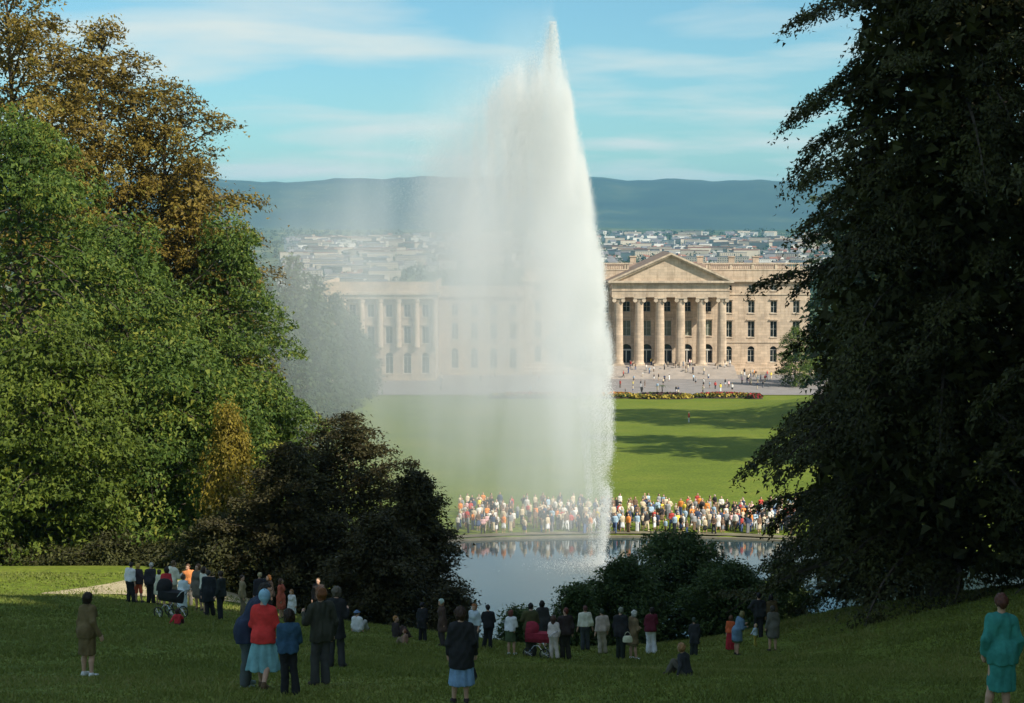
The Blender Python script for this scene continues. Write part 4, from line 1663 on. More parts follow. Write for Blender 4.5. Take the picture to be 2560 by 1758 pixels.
def build_person(label, loc, rz, H, near=False, sex='m', kid=0.0, la='down', ra='down', legs='stand', lean=0.0, turn=0.0,
                 top=(.2, .2, .2), top_kind='jacket', hem=None, sleeve=1.0, bottom=(.1, .1, .1), bottom_kind='trousers', bhem=None, flare=0.0,
                 hair=(.05, .03, .02), style='short', shoe=(.05, .04, .03), hat=None, group='people on the slope', name='person', skin=None):
    h = (.0155 if near else .031) * max(.75, H / 1.75)
    FOLD[0] += 1
    J = joints(H, sex, kid, la, ra, legs, lean, turn, 1000 + FOLD[0])
    s = J['s']
    body = torso_prims(J, -.016 * s) + arm_prims(J) + leg_prims(J, -.012 * s if bottom_kind == 'trousers' else 0.0) + foot_prims(J) + hand_prims(J, near) + head_prims(J)
    V_, Q_ = sdf_mesh(body, h, .022 * s if near else .025 * s)
    o = vq_obj(name, (V_, Q_), skin or SKIN)
    o.location = tuple(float(v) for v in loc)
    o.rotation_euler = (0, 0, rz)
    tag(o, label, 'person', group)
    # eyes
    if near or abs(rz) > 1.0:
        mb = MB()
        for sd_ in (-1, 1):
            c_ = head_pt(J, (sd_ * .031, .080, .008))
            mb.lathe([(.002, -.010 * s), (.009 * s, -.006 * s), (.012 * s, 0), (.009 * s, .006 * s), (.002, .010 * s)], 8, c_)
        mb.build('eyes', M_eye, o, True)
    inf = (.015 if near else .022) * s
    pel, a = J['pel'], J['lean']
    upv = np.array([0, math.sin(a), math.cos(a)])
    if legs in ('sit', 'squat'):
        hemz = -.02
    else:
        hemz = hem if hem is not None else {'jacket': -.12, 'shirt': -.02, 'coat': -.38, 'jumper': -.06, 'dress': -.40}[top_kind]
    # upper garment
    P = torso_prims(J, inf) + arm_prims(J, inf, sleeve)
    if legs not in ('sit', 'squat'):
        for sd_ in (-1, 1):
            P.append(('c', pel + np.array([sd_ * .078, -.02, .06]) * s, .104 * s + inf, pel + np.array([sd_ * .082, -.03, -.06]) * s, .108 * s + inf))
    if hemz < -.05 and bottom_kind == 'skirt' and legs not in ('sit', 'squat'):
        bh_ = (bhem if bhem is not None else -.44)
        P += skirt_prims(J, bh_, flare or .03, .022 * s)
        P.append(('c', pel + np.array([0, 0, .05]) * s, .13 * s + inf, pel + np.array([0, 0, hemz - .05]) * s, .17 * s))
    elif hemz < -.05 and legs not in ('sit', 'squat'):
        loz = pel + np.array([0, 0, hemz - .05]) * s
        wdn = .088 + (.05 if top_kind in ('coat', 'dress') else .02) * (1 if J['fem'] else .6)
        for sd_ in (-1, 1):
            for fy_ in (-.03, .03):
                P.append(('c', pel + np.array([sd_ * .075, fy_, 0]) * s, .10 * s + inf, loz + np.array([sd_ * wdn, fy_ * 1.6, 0]) * s, (.10 + flare * .4) * s + inf))
    P.append(('c', J['neck'] - upv * .03 * s, .066 * s + inf, J['neck'] + upv * .018 * s, .052 * s + inf * .7))
    zc_ = pel[2] + hemz * s
    pl_, nk = pel, J['neck'] + upv * .03 * s

    def clip(X_, Y_, Z_):
        lowp = zc_ - Z_ + 0 * X_
        topp = (Y_ - nk[1]) * upv[1] + (Z_ - nk[2]) * upv[2] + 0 * X_
        return np.maximum(lowp, topp)
    tp_ = vq_obj({'jacket': 'jacket', 'shirt': 'shirt', 'coat': 'coat', 'jumper': 'jumper', 'dress': 'dress'}[top_kind], sdf_mesh(P, h * 1.2, .045 * s, 0, clip), cloth(top), o)
    # lower garment
    if bottom_kind == 'trousers':
        inf2 = inf * 1.15
        P = leg_prims(J, inf2, flare=flare if flare else .006, to=.98)
        for sd_ in (-1, 1):
            P.append(('c', J['pel'] + np.array([sd_ * .060, -.015, .03]) * s, .085 * s, J['pel'] + np.array([sd_ * .075, -.025, -.06]) * s, .092 * s + inf2))
        vq_obj('trousers', sdf_mesh(P, h * 1.2, .035 * s), cloth(bottom), o)
    elif bottom_kind == 'shorts':
        inf2 = inf * .9
        P = leg_prims(J, inf2, flare=.004, to=.05)
        for sd_ in (-1, 1):
            P.append(('c', J['pel'] + np.array([sd_ * .060, -.015, .03]) * s, .085 * s, J['pel'] + np.array([sd_ * .075, -.025, -.06]) * s, .092 * s + inf2))
        vq_obj('shorts', sdf_mesh(P, h, .02 * s), cloth(bottom), o)
    elif bottom_kind == 'skirt':
        bh = bhem if bhem is not None else -.44
        P = skirt_prims(J, bh, flare or .03, 0.0)
        loz = pel + np.array([0, 0, bh - .08]) * s
        P.append(('c', pel, .13 * s, loz, .15 * s))
        zb = pel[2] + bh * s
        vq_obj('skirt', sdf_mesh(P, h, .02 * s, 0, lambda X_, Y_, Z_: zb - Z_ + 0 * X_ + 0 * Y_), cloth(bottom), o)
    # shoes, hair, hat
    vq_obj('shoes', sdf_mesh(foot_prims(J, .010 * s), h, .015 * s, 0, lambda X_, Y_, Z_: -Z_ + .004 + 0 * X_ + 0 * Y_), cloth(shoe), o)
    hm = hair_mesh(J, style, h)
    if len(hm[0]):
        vq_obj('hair', hm, hairm(hair), o)
    if hat:
        kind, hc_ = hat
        sh_ = s * J['hs']
        if kind == 'scarf':
            P = [('e', head_pt(J, (0, -.018, .030)), np.array([.100, .114, .116]) * sh_),
                 ('c', head_pt(J, (0, -.06, -.02)), .07 * sh_, head_pt(J, (0, -.075, -.11)), .03 * sh_)]
            c0 = J['head']
            vq_obj('headscarf', sdf_mesh(P, h, .03 * sh_, 0, lambda X_, Y_, Z_: np.minimum(Y_ - c0[1] - .045 * sh_ + 0 * X_, c0[2] + .05 * sh_ - Z_ + 0 * X_)), cloth(hc_), o)
        else:
            c0 = J['head']
            P = [('e', head_pt(J, (0, -.012, .05)), np.array([.098, .110, .095]) * sh_), ('e', head_pt(J, (0, -.01, .045)), np.array([.15, .16, .022]) * sh_)]
            vq_obj('hat', sdf_mesh(P, h, .02 * sh_, 0, lambda X_, Y_, Z_: c0[2] + .025 * sh_ - Z_ + 0 * X_ + 0 * Y_), cloth(hc_), o)
    return o


def place(px, feet, head, Y=None, H=None):
    """ground point under (px, feet) and the figure's height from head to feet; Y overrides depth"""
    if Y is None:
        p = G(px, feet)
    else:
        q = W(px, feet, Y)
        p = np.array([q[0], Y, float(ground_z(q[0], Y))])
    if H is None:
        H = (feet - head) * p[1] / F_PX
    return p, H


def P(label, px, feet, head, face=0, Y=None, H=None, **kw):
    p, H = place(px, feet, head, Y, H)
    if H > 1.84 and kw.get('legs') not in ('sit',):
        H = 1.82
    if p[1] > 82 or H < .75:
        print('PERSON %-40s Y=%.1f H=%.2f' % (label[:40], p[1], H))
    p[2] -= 0.012
    return build_person(label, p, R(face), H, **kw)


# facing: 0 = looking away towards the pond; +90 turns left, -90 turns right, 180 faces the camera
SKY, TEAL, NAVY = (.24, .42, .52), (.03, .20, .17), (.018, .028, .055)
BLK, CHAR, OLIV = (.013, .013, .014), (.03, .03, .031), (.035, .036, .024)
WHT, CREAM, TAN = (.72, .72, .72), (.62, .56, .40), (.125, .088, .036)
RED_, ORNG, MARO = (.55, .035, .030), (.58, .13, .035), (.10, .010, .022)

# --- foreground
P('woman in an olive-brown skirt suit and white shoes, alone at the left', 220, 1690, 1471, face=-35, near=True, sex='f', top=TAN, top_kind='jacket', hem=-.14,
  bottom=TAN, bottom_kind='skirt', bhem=-.49, flare=.01, hair=(.028, .018, .012), style='bob', shoe=WHT, la='down', ra='loose', turn=-25, group='large figures in front')
P('woman in a bright red jacket, blue pleated skirt and pale blue headscarf', 660, 1722, 1464, face=-5, near=True, sex='f', top=RED_, hem=-.12, bottom=(.16, .34, .36), bottom_kind='skirt',
  bhem=-.60, flare=.085, hair=(.10, .07, .04), style='short', hat=('scarf', SKY), legs='walk', la='front', ra='front', shoe=(.10, .06, .03), group='large figures in front')
P('stooping man in a dark navy coat left of the woman in red', 613, 1718, 1470, face=-75, near=True, H=1.74, top=NAVY, top_kind='coat', hem=-.20, bottom=(.07, .085, .085), lean=26, la='bent', ra='bent',
  hair=(.03, .025, .02), shoe=(.2, .25, .22), group='large figures in front')
P('boy in a blue jumper and black trousers beside the woman in red', 724, 1737, 1516, face=4, near=True, kid=.6, top=(.020, .060, .105), top_kind='jumper', bottom=BLK, hair=(.028, .016, .010), style='bob', la='front', ra='front', group='large figures in front')
P('ginger-haired bearded man in a dark jacket with his hand lowered', 802, 1713, 1456, face=38, near=True, top=OLIV, top_kind='jacket', hem=-.16, bottom=(.050, .050, .048), hair=(.20, .075, .025), style='big', la='bent', ra='loose', turn=25, group='large figures in front')
P('grey-haired person in a dark coat behind the ginger-haired man', 838, 1690, 1470, face=-20, near=True, H=1.62, Y=34, sex='f', top=BLK, top_kind='coat', hem=-.30, bottom=CHAR, hair=(.12, .10, .075), style='big', lean=10, la='bent', ra='bent', group='large figures in front')
P('woman in a black coat with big brown hair, back turned, low in the middle', 1152, 1758, 1506, face=6, near=True, sex='f', top=BLK, top_kind='coat', hem=-.29, bottom=(.17, .28, .42), bottom_kind='skirt', bhem=-.60, flare=.04,
  hair=(.055, .030, .020), style='big', la='down', ra='loose', shoe=(.03, .02, .02), group='large figures in front')
P('woman in a sea-green skirt suit at the right edge', 2496, 1800, 1470, face=8, near=True, sex='f', top=TEAL, top_kind='jacket', hem=-.16, bottom=TEAL, bottom_kind='skirt', bhem=-.52, flare=.015, hair=(.10, .035, .022), style='short', la='loose', ra='loose', shoe=(.05, .04, .03), group='large figures in front')
P('fair-haired boy in a dark jacket sitting on the grass', 1716, 1690, 1622, face=50, near=True, kid=.7, H=1.08, legs='sit', lean=14, la='prop', ra='knee', top=(.022, .024, .026), bottom=(.09, .08, .06), hair=(.32, .17, .07), style='short', group='large figures in front')

# --- group on the left in front of the sunny path
GA = 'group by the path on the left'
P('man in a white shirt and black trousers at the left end of the group', 326, 1506, 1402, face=-30, top=(.62, .70, .76), top_kind='shirt', bottom=BLK, hair=(.03, .02, .015), group=GA)
P('blonde woman in a dark top and orange-red shorts beside the path', 346, 1507, 1404, face=-20, sex='f', top=(.03, .022, .028), top_kind='jumper', hem=-.12, bottom=(.60, .10, .05), bottom_kind='shorts', hair=(.48, .32, .06), style='bob', group=GA)
P('white-haired man in a dark suit behind the pram group', 377, 1508, 1403, face=-15, top=(.022, .022, .028), top_kind='jacket', bottom=BLK, hair=(.55, .52, .46), group=GA)
P('woman in a cream dress left of the black pram', 396, 1512, 1420, face=-60, sex='f', top=(.66, .60, .44), top_kind='dress', hem=-.42, bottom=CREAM, bottom_kind='skirt', bhem=-.44, hair=(.06, .04, .03), style='bob', group=GA)
P('girl in a red top with dark hair behind the pram', 417, 1522, 1414, face=-5, sex='f', kid=.2, top=(.42, .025, .035), top_kind='jumper', bottom=(.34, .24, .15), bottom_kind='skirt', bhem=-.42, hair=(.03, .018, .012), style='bob', group=GA)
P('tall man in a cream jacket in the middle of the group', 432, 1516, 1388, face=-40, top=(.66, .60, .47), top_kind='jacket', bottom=(.26, .22, .16), hair=(.13, .08, .04), la='bent', ra='bent', group=GA)
P('woman in a pale blue flowered dress right of the pram', 455, 1536, 1432, face=-25, sex='f', top=(.50, .58, .62), top_kind='dress', hem=-.42, bottom=(.50, .58, .62), bottom_kind='skirt', bhem=-.62, flare=.04, hair=(.10, .07, .05), style='bob', lean=12, la='bent', ra='bent', group=GA)
P('person in a checked orange shirt behind the group', 471, 1508, 1393, face=170, H=1.78, top=(.60, .20, .06), top_kind='shirt', bottom=(.10, .09, .08), hair=(.12, .06, .03), Y=71.5, group=GA)
P('brown-haired woman in a grey coat facing the camera', 497, 1526, 1400, face=160, sex='f', top=(.12, .11, .085), top_kind='coat', bottom=(.10, .09, .07), bottom_kind='skirt', bhem=-.46, hair=(.13, .065, .03), style='big', group=GA)
P('woman in a white blouse at the dark end of the group', 511, 1534, 1412, face=-60, sex='f', top=(.66, .62, .48), top_kind='shirt', bottom=(.02, .022, .026), bottom_kind='skirt', bhem=-.5, hair=(.05, .03, .02), style='bob', la='bent', ra='bent', group=GA)
P('person in a black coat with a blue collar', 524, 1541, 1420, face=20, top=(.014, .018, .022), top_kind='coat', bottom=BLK, hair=(.05, .04, .03), group=GA)
P('tall man in a black suit at the right end of the group', 553, 1550, 1418, face=75, top=(.014, .018, .016), top_kind='jacket', bottom=(.010, .012, .016), hair=(.04, .025, .015), la='down', ra='down', group=GA)
P('small child in a red jacket sitting on the grass by the pram', 444, 1563, 1511, face=-10, kid=1.0, H=.98, legs='sit', top=(.50, .03, .04), bottom=(.06, .02, .03), hair=(.05, .02, .012), style='bob', la='prop', ra='knee', group=GA)
P('slim person in a tan jacket between the two groups', 606, 1510, 1432, face=-80, top=(.26, .20, .11), top_kind='jacket', bottom=(.16, .13, .08), hair=(.05, .03, .02), sex='f', style='short', Y=66, H=1.62, shoe=WHT, group='people along the dark bush')
GB = 'people along the dark bush'
P('fair-haired person in dark clothes behind the woman in red', 650, 1512, 1432, face=20, Y=68, H=1.72, top=(.02, .02, .03), bottom=BLK, hair=(.42, .36, .20), group=GB)
P('ginger person in a dark jacket above the woman in red', 676, 1512, 1432, face=120, Y=69, H=1.7, top=(.025, .018, .014), bottom=BLK, hair=(.30, .12, .03), style='bob', sex='f', group=GB)
P('slim person in a red and orange dress before the dark bush', 703, 1508, 1430, face=-100, sex='f', Y=67.5, H=1.62, top=(.40, .09, .05), top_kind='dress', bottom=(.34, .07, .05), bottom_kind='skirt', bhem=-.5, hair=(.08, .04, .02), style='long', group=GB)
P('girl in a white dress standing before the dark bush', 730, 1508, 1447, face=150, sex='f', kid=.5, top=(.70, .68, .58), top_kind='dress', hem=-.4, bottom=(.70, .68, .58), bottom_kind='skirt', bhem=-.5, flare=.05, hair=(.30, .14, .05), style='bob', Y=66, H=1.25, group=GB)
P('brown-haired person in the shade behind the ginger-haired man', 796, 1522, 1430, face=160, Y=70, H=1.75, top=(.025, .018, .016), bottom=BLK, hair=(.12, .08, .04), group=GB)
P('person in a white shirt with a blue cap sitting on the crest', 893, 1545, 1492, face=-30, legs='sit', H=1.5, Y=62, top=(.70, .70, .68), top_kind='shirt', bottom=(.30, .30, .28), hair=(.05, .05, .06), hat=('hat', (.10, .16, .26)), group=GB)
P('ginger child in dark clothes sitting on the crest', 990, 1572, 1502, face=-60, legs='sit', kid=.5, H=1.45, Y=60, top=(.03, .020, .018), bottom=(.05, .03, .025), hair=(.36, .17, .05), group=GB)
P('small child in a brown and white jumper sitting near the black coat', 1013, 1578, 1538, face=60, legs='sit', kid=.9, H=.95, Y=56, top=(.30, .17, .12), top_kind='jumper', bottom=(.2, .15, .1), hair=(.22, .09, .05), group=GB)
P('person in black with a red scarf at the edge of the dark bush', 1056, 1590, 1512, face=-20, Y=60, H=1.35, kid=.3, top=BLK, top_kind='coat', bottom=BLK, hair=(.02, .015, .02), group=GB)
P('woman with a pale scarf over her hair behind the black coat', 1106, 1600, 1486, face=100, sex='f', Y=58, H=1.62, top=(.06, .035, .025), top_kind='coat', bottom=(.04, .03, .03), hair=(.30, .17, .09), style='bob', hat=('scarf', (.34, .42, .36)), group=GB)
P('ginger person in a pale blue top right of the black coat', 1187, 1608, 1513, face=150, Y=58, H=1.6, sex='f', top=(.45, .52, .56), top_kind='shirt', bottom=CHAR, hair=(.34, .13, .04), style='bob', group=GB)

# --- group on the right
GC = 'people on the slope right of the middle'
P('stout man in black with his back turned, left of the girl in white', 1220, 1622, 1508, face=5, top=BLK, top_kind='jacket', bottom=BLK, hair=(.02, .015, .012), la='front', ra='front', group=GC)
P('girl in a white blouse and green skirt with bare legs', 1278, 1637, 1520, face=-25, sex='f', top=WHT, top_kind='shirt', sleeve=.45, bottom=(.05, .075, .03), bottom_kind='skirt', bhem=-.42, hair=(.16, .05, .035), style='bob', shoe=WHT, la='front', ra='front', group=GC)
P('man in an olive jacket behind the red pushchair', 1327, 1640, 1487, face=0, top=(.055, .055, .018), top_kind='jacket', bottom=(.028, .030, .018), hair=(.018, .014, .012), la='bent', ra='bent', group=GC)
P('woman in a dark coat beside the man with the red pushchair', 1356, 1622, 1491, face=10, sex='f', top=(.024, .024, .022), top_kind='coat', bottom=(.03, .03, .025), bottom_kind='skirt', bhem=-.46, hair=(.018, .014, .012), style='bob', group=GC)
P('slim girl in pale pink clothes right of the red pushchair', 1384, 1647, 1534, face=-10, sex='f', kid=.2, top=(.60, .50, .46), top_kind='jumper', bottom=(.58, .50, .44), hair=(.10, .05, .035), style='long', group=GC)
P('man in a dark brown suit beside the slim girl in pink', 1413, 1648, 1514, face=10, top=(.028, .022, .016), top_kind='jacket', bottom=(.020, .018, .012), hair=(.14, .035, .025), group=GC)
P('man in a white shirt and grey trousers on the crest', 1463, 1598, 1499, face=0, Y=65, H=1.72, top=(.62, .58, .46), top_kind='shirt', bottom=(.040, .048, .052), hair=(.13, .055, .045), group=GC)
P('person in pale trousers and dark green top in front of the shrub', 1506, 1606, 1516, face=15, Y=62, H=1.65, top=(.40, .33, .27), top_kind='jumper', bottom=(.36, .31, .24), hair=(.03, .05, .03), group=GC)
P('grey-haired man in a long black coat and dark trousers', 1551, 1648, 1507, face=-35, top=(.016, .015, .016), top_kind='coat', hem=-.2, bottom=(.012, .018, .012), hair=(.22, .24, .18), group=GC)
P('woman in a beige coat with a pale handbag and white shoes', 1582, 1648, 1520, face=-60, sex='f', top=(.17, .12, .06), top_kind='coat', bottom=(.12, .10, .05), bottom_kind='skirt', bhem=-.46, hair=(.55, .55, .48), style='bob', shoe=WHT, la='front', ra='front', group=GC)
P('woman in a maroon jumper and white flared trousers', 1628, 1634, 1513, face=0, sex='f', top=MARO, top_kind='jumper', hem=-.10, bottom=(.74, .74, .72), flare=.03, hair=(.020, .014, .012), style='bob', la='front', ra='front', shoe=BLK, group=GC)
P('small dark-clothed person standing apart between the shrubs', 1735, 1606, 1532, face=-10, Y=60, H=1.32, kid=.4, top=(.022, .024, .026), top_kind='coat', bottom=(.02, .025, .02), hair=(.04, .06, .04), group=GC)
P('girl in an orange top and long red skirt reaching out her hand', 1827, 1626, 1536, face=-5, sex='f', kid=.4, top=(.52, .10, .03), top_kind='jumper', bottom=(.36, .020, .030), bottom_kind='skirt', bhem=-.88, flare=.04, hair=(.13, .06, .03), style='bob', ra='out', la='down', group=GC)
P('blonde woman in a blue scarf bending behind the girl in red', 1842, 1606, 1508, face=-70, sex='f', Y=58, H=1.55, lean=18, top=(.10, .17, .24), top_kind='coat', bottom=(.045, .065, .03), bottom_kind='skirt', hair=(.22, .18, .07), style='bob', la='bent', ra='bent', group=GC)
P('toddler in a pale blue top and yellow trousers', 1888, 1615, 1558, face=60, kid=1.0, top=(.40, .50, .55), top_kind='jumper', bottom=(.34, .28, .05), hair=(.36, .30, .10), la='out', ra='down', group=GC)
P('woman in a grey-green dress behind the toddler', 1932, 1610, 1504, face=15, sex='f', Y=58, H=1.58, top=(.10, .095, .075), top_kind='dress', bottom=(.09, .10, .07), bottom_kind='skirt', hair=(.05, .04, .03), style='bob', group=GC)
P('taller of the dark couple silhouetted against the water', 1896, 1560, 1440, face=0, Y=66, H=1.78, top=(.016, .017, .017), top_kind='jacket', bottom=BLK, hair=(.012, .01, .01), la='hip', ra='down', group=GC)
P('shorter of the dark couple silhouetted against the water, in an ochre top', 1928, 1560, 1455, face=5, Y=66, H=1.6, sex='f', top=(.075, .050, .018), top_kind='jumper', bottom=(.02, .02, .014), hair=(.012, .01, .01), style='bob', group=GC)


# --- things people carry and push
def bag(name, label, px, py, Y, w, hh, d_, col, strap=.25):
    p = W(px, py, Y)
    e = empty(name, p)
    tag(e, label, 'bag')
    mb = MB()
    prf = [(.0, 0), (.5, 0), (.54, .15), (.52, .6), (.42, .95), (.3, 1.0), (.0, 1.0)]
    mb.lathe([(r_ * w, z_ * hh) for r_, z_ in prf], 14, (0, 0, -hh), 0, 1.0, d_ / w)
    b_ = mb.build('bag_body', cloth(col), e, True)
    mb = MB()
    mb.tube([(w * .32 * math.cos(a_), 0, -.03 + strap * math.sin(a_)) for a_ in np.linspace(0, math.pi, 9)], .012, 6)
    mb.build('strap', cloth(tuple(v * .7 for v in col)), e, True)
    return e


bag('shoulder_bag', 'yellow shoulder bag hanging beside the woman in red', 692, 1593, 28.0, .20, .20, .10, (.50, .28, .04), .18)
bag('handbag', 'black handbag held by the woman in the black coat', 1166, 1668, 28.6, .34, .34, .16, (.014, .014, .015), .12)
bag('handbag', 'pale handbag of the woman in the beige coat', 1569, 1590, 55.5, .30, .20, .14, (.52, .50, .36), .16)


def wheel_mb(c, r, w=.04):
    mt = MB()
    mt.tube([(c[0] + 0 * a_, c[1] + r * math.cos(a_), c[2] + r * math.sin(a_)) for a_ in np.linspace(0, 2 * math.pi, 18, endpoint=False)], .02, 6, closed=True)
    ms = MB()
    for k_ in range(6):
        a_ = math.pi * k_ / 6
        ms.tube([(c[0], c[1] - r * math.cos(a_), c[2] - r * math.sin(a_)), (c[0], c[1] + r * math.cos(a_), c[2] + r * math.sin(a_))], .006, 4)
    ms.tube([(c[0] - w, c[1], c[2]), (c[0] + w, c[1], c[2])], .025, 8)
    return mt, ms


M_tyre = mat('tyre', (.03, .03, .03), .9, .1)
M_chrome = mat('chrome', (.62, .62, .60), .25, .05, metal=.9)


def pram(label, px, feet, Y, rz, col, hood, s=1.0):
    q = W(px, feet, Y)
    e = empty('pram', (q[0], Y, float(ground_z(q[0], Y)) - .01), rz)
    e.scale = (s, s, s)
    tag(e, label, 'pram')
    # carrycot: boat-shaped loft
    mb = MB()
    secs = []
    for k_ in range(9):
        y = -.48 + .96 * k_ / 8
        f = math.sqrt(max(.04, 1 - (abs(y) / .52) ** 3))
        secs.append([(x_ * .24 * f, y, z_) for x_, z_ in ((-1, .92), (-.95, .72), (-.6, .58), (0, .54), (.6, .58), (.95, .72), (1, .92))])
    for k_ in range(8):
        for j in range(6):
            mb.face([secs[k_][j], secs[k_ + 1][j], secs[k_ + 1][j + 1], secs[k_][j + 1]])
    mb.face(secs[0][::-1])
    mb.face(secs[-1])
    for k_ in range(8):
        a_, b_ = secs[k_], secs[k_ + 1]
        mb.face([a_[0], a_[6], b_[6], b_[0]])
    mb.build('carrycot', cloth(col), e, True)
    # folding hood: quarter dome
    mb = MB()
    rows_ = []
    for i in range(7):
        ph = math.pi * .62 * i / 6
        rows_.append([(.25 * math.cos(th), .42 - .50 * math.sin(ph) * math.sin(th) * .9 - .0, .92 + .40 * math.sin(th) * math.cos(ph - .45)) for th in np.linspace(0, math.pi, 9)])
    for i in range(6):
        for j in range(8):
            mb.face([rows_[i][j], rows_[i][j + 1], rows_[i + 1][j + 1], rows_[i + 1][j]])
    mb.build('hood', cloth(hood), e, True)
    mb = MB()
    for sd_ in (-1, 1):
        mb.tube([(sd_ * .24, -.30, .20), (sd_ * .22, -.05, .48), (sd_ * .22, .10, .48), (sd_ * .24, .32, .20)], .012, 6)
        mb.tube([(sd_ * .2, -.45, .80), (sd_ * .2, -.62, .98), (sd_ * .2, -.74, 1.02)], .012, 6)
    mb.tube([(-.2, -.74, 1.02), (.2, -.74, 1.02)], .016, 6)
    mb.tube([(-.25, -.30, .20), (.25, -.30, .20)], .01, 6)
    mb.tube([(-.25, .32, .20), (.25, .32, .20)], .01, 6)
    mb.build('chassis', M_chrome, e, True)
    for sd_ in (-1, 1):
        for y in (-.30, .32):
            mt, ms = wheel_mb((sd_ * .27, y, .20), .18)
            w_ = mt.build('wheel', M_tyre, e, True)
            ms.build('spokes', M_chrome, w_)
    return e


pram('black pram with bright wheels in the group on the left', 428, 1545, float(G(428, 1545)[1]), R(60), (.012, .014, .013), (.012, .014, .013), 1.05)
pram('red pushchair with bright frame among the people on the right', 1346, 1643, float(G(1346, 1643)[1]), R(75), (.26, .02, .04), (.26, .02, .04), .92)

# --- the crowds: low-detail figures, one mesh each, clothes by material slot
def crowd_mesh(name, sex, kid, la, ra, legs, bottom_kind):
    H = 1.72 if sex == 'm' else 1.64
    if kid:
        H = 1.25
    J = joints(H, sex, kid, la, ra, legs, 0, 0)
    s = J['s']
    h = .074
    parts_ = [(torso_prims(J, .018) + arm_prims(J, .015, 1.0 if sex == 'm' else .6), 1),
              (head_prims(J) + hand_prims(J, False) + (leg_prims(J) if bottom_kind == 'skirt' else []) + arm_prims(J), 0),
              (foot_prims(J, .012), 3)]
    pel = J['pel']
    if bottom_kind == 'skirt':
        loz = pel + np.array([0, 0, -.45]) * s
        parts_.append(([('c', pel + np.array([sd_ * .06, 0, .05]) * s, .11 * s, loz + np.array([sd_ * .10, 0, 0]) * s, .12 * s) for sd_ in (-1, 1)], 2))
    else:
        parts_.append((leg_prims(J, .016, flare=.012) + [('c', pel + np.array([-.07, -.02, .03]) * s, .112 * s, pel + np.array([.07, -.02, .03]) * s, .112 * s)], 2))
    Vs, Qs, Ms, off = [], [], [], 0
    for pr_, mi in parts_:
        V_, Q_ = sdf_mesh(pr_, h if mi in (1, 2) else .054, .03)
        Vs.append(V_)
        Qs.append(Q_ + off)
        Ms += [mi] * len(Q_)
        off += len(V_)
    V_, Q_ = hair_mesh(J, 'bob' if sex == 'f' else 'short', .05)
    Vs.append(V_)
    Qs.append(Q_ + off)
    Ms += [3] * len(Q_)
    me_ = np_mesh(name, np.concatenate(Vs), np.concatenate(Qs), True)
    for mt in (SKIN, cloth(WHT), cloth(CHAR), hairm((.05, .03, .02))):
        me_.materials.append(mt)
    me_.polygons.foreach_set('material_index', Ms)
    me_.update()
    return me_


CM = [(crowd_mesh('crowd_a', 'm', 0, 'down', 'loose', 'stand', 'trousers'), 'man', 'trousers'),
      (crowd_mesh('crowd_b', 'm', 0, 'front', 'front', 'apart', 'trousers'), 'man', 'trousers'),
      (crowd_mesh('crowd_c', 'm', 0, 'hip', 'raised', 'stand', 'trousers'), 'man', 'trousers'),
      (crowd_mesh('crowd_d', 'f', 0, 'down', 'front', 'stand', 'skirt'), 'woman', 'skirt'),
      (crowd_mesh('crowd_e', 'f', 0, 'loose', 'bent', 'apart', 'skirt'), 'woman', 'skirt'),
      (crowd_mesh('crowd_f', 'f', 0, 'down', 'down', 'stand', 'trousers'), 'woman', 'trousers'),
      (crowd_mesh('crowd_g', 'm', .8, 'down', 'loose', 'stand', 'trousers'), 'child', 'trousers'),
      (crowd_mesh('crowd_h', 'm', 0, 'loose', 'down', 'walk', 'trousers'), 'man', 'trousers')]
TOPS = [('white', (.56, .53, .48), 6), ('cream', (.50, .41, .28), 6), ('red', (.40, .05, .04), 2.8), ('black', (.015, .015, .017), 6), ('navy', (.03, .045, .09), 3.5), ('pale blue', (.28, .38, .46), 2.2),
        ('orange', (.62, .20, .04), 1.6), ('brown', (.13, .08, .05), 5), ('yellow', (.62, .46, .06), 1.2), ('grey', (.24, .24, .24), 3), ('pink', (.62, .36, .36), 2)]
BOTS = [('black', (.018, .018, .02), 4), ('grey', (.16, .16, .17), 3), ('brown', (.13, .085, .05), 2), ('white', (.68, .66, .62), 2.5), ('blue', (.05, .08, .17), 2.5), ('beige', (.46, .38, .26), 2)]
HAIRS = [(.03, .02, .015), (.08, .045, .025), (.16, .09, .04), (.40, .28, .12), (.40, .38, .35)]
crg = np.random.default_rng(77)
tw = np.array([t_[2] for t_ in TOPS])
tw = tw / tw.sum()
bw_ = np.array([t_[2] for t_ in BOTS])
bw_ = bw_ / bw_.sum()


def crowd_person(x, y, z, rz, where, group):
    me_, who, bk = CM[crg.choice(8, p=[.17, .13, .08, .17, .14, .12, .1, .09])]
    tn, tc_, _ = TOPS[crg.choice(len(TOPS), p=tw)]
    bn, bc_, _ = BOTS[crg.choice(len(BOTS), p=bw_)]
    o = bpy.data.objects.new('person', me_)
    o.location = (x, y, z - .01)
    o.rotation_euler = (0, 0, rz)
    sc_ = float(crg.uniform(.86, 1.08))
    o.scale = (sc_, sc_, sc_)
    link(o)
    for i_, mt in ((1, cloth(tc_)), (2, cloth(bc_)), (3, hairm(HAIRS[crg.integers(0, 5)]))):
        o.material_slots[i_].link = 'OBJECT'
        o.material_slots[i_].material = mt
    tag(o, '%s in a %s top and %s %s %s' % (who, tn, bn, bk, where), 'person', group)
    return o


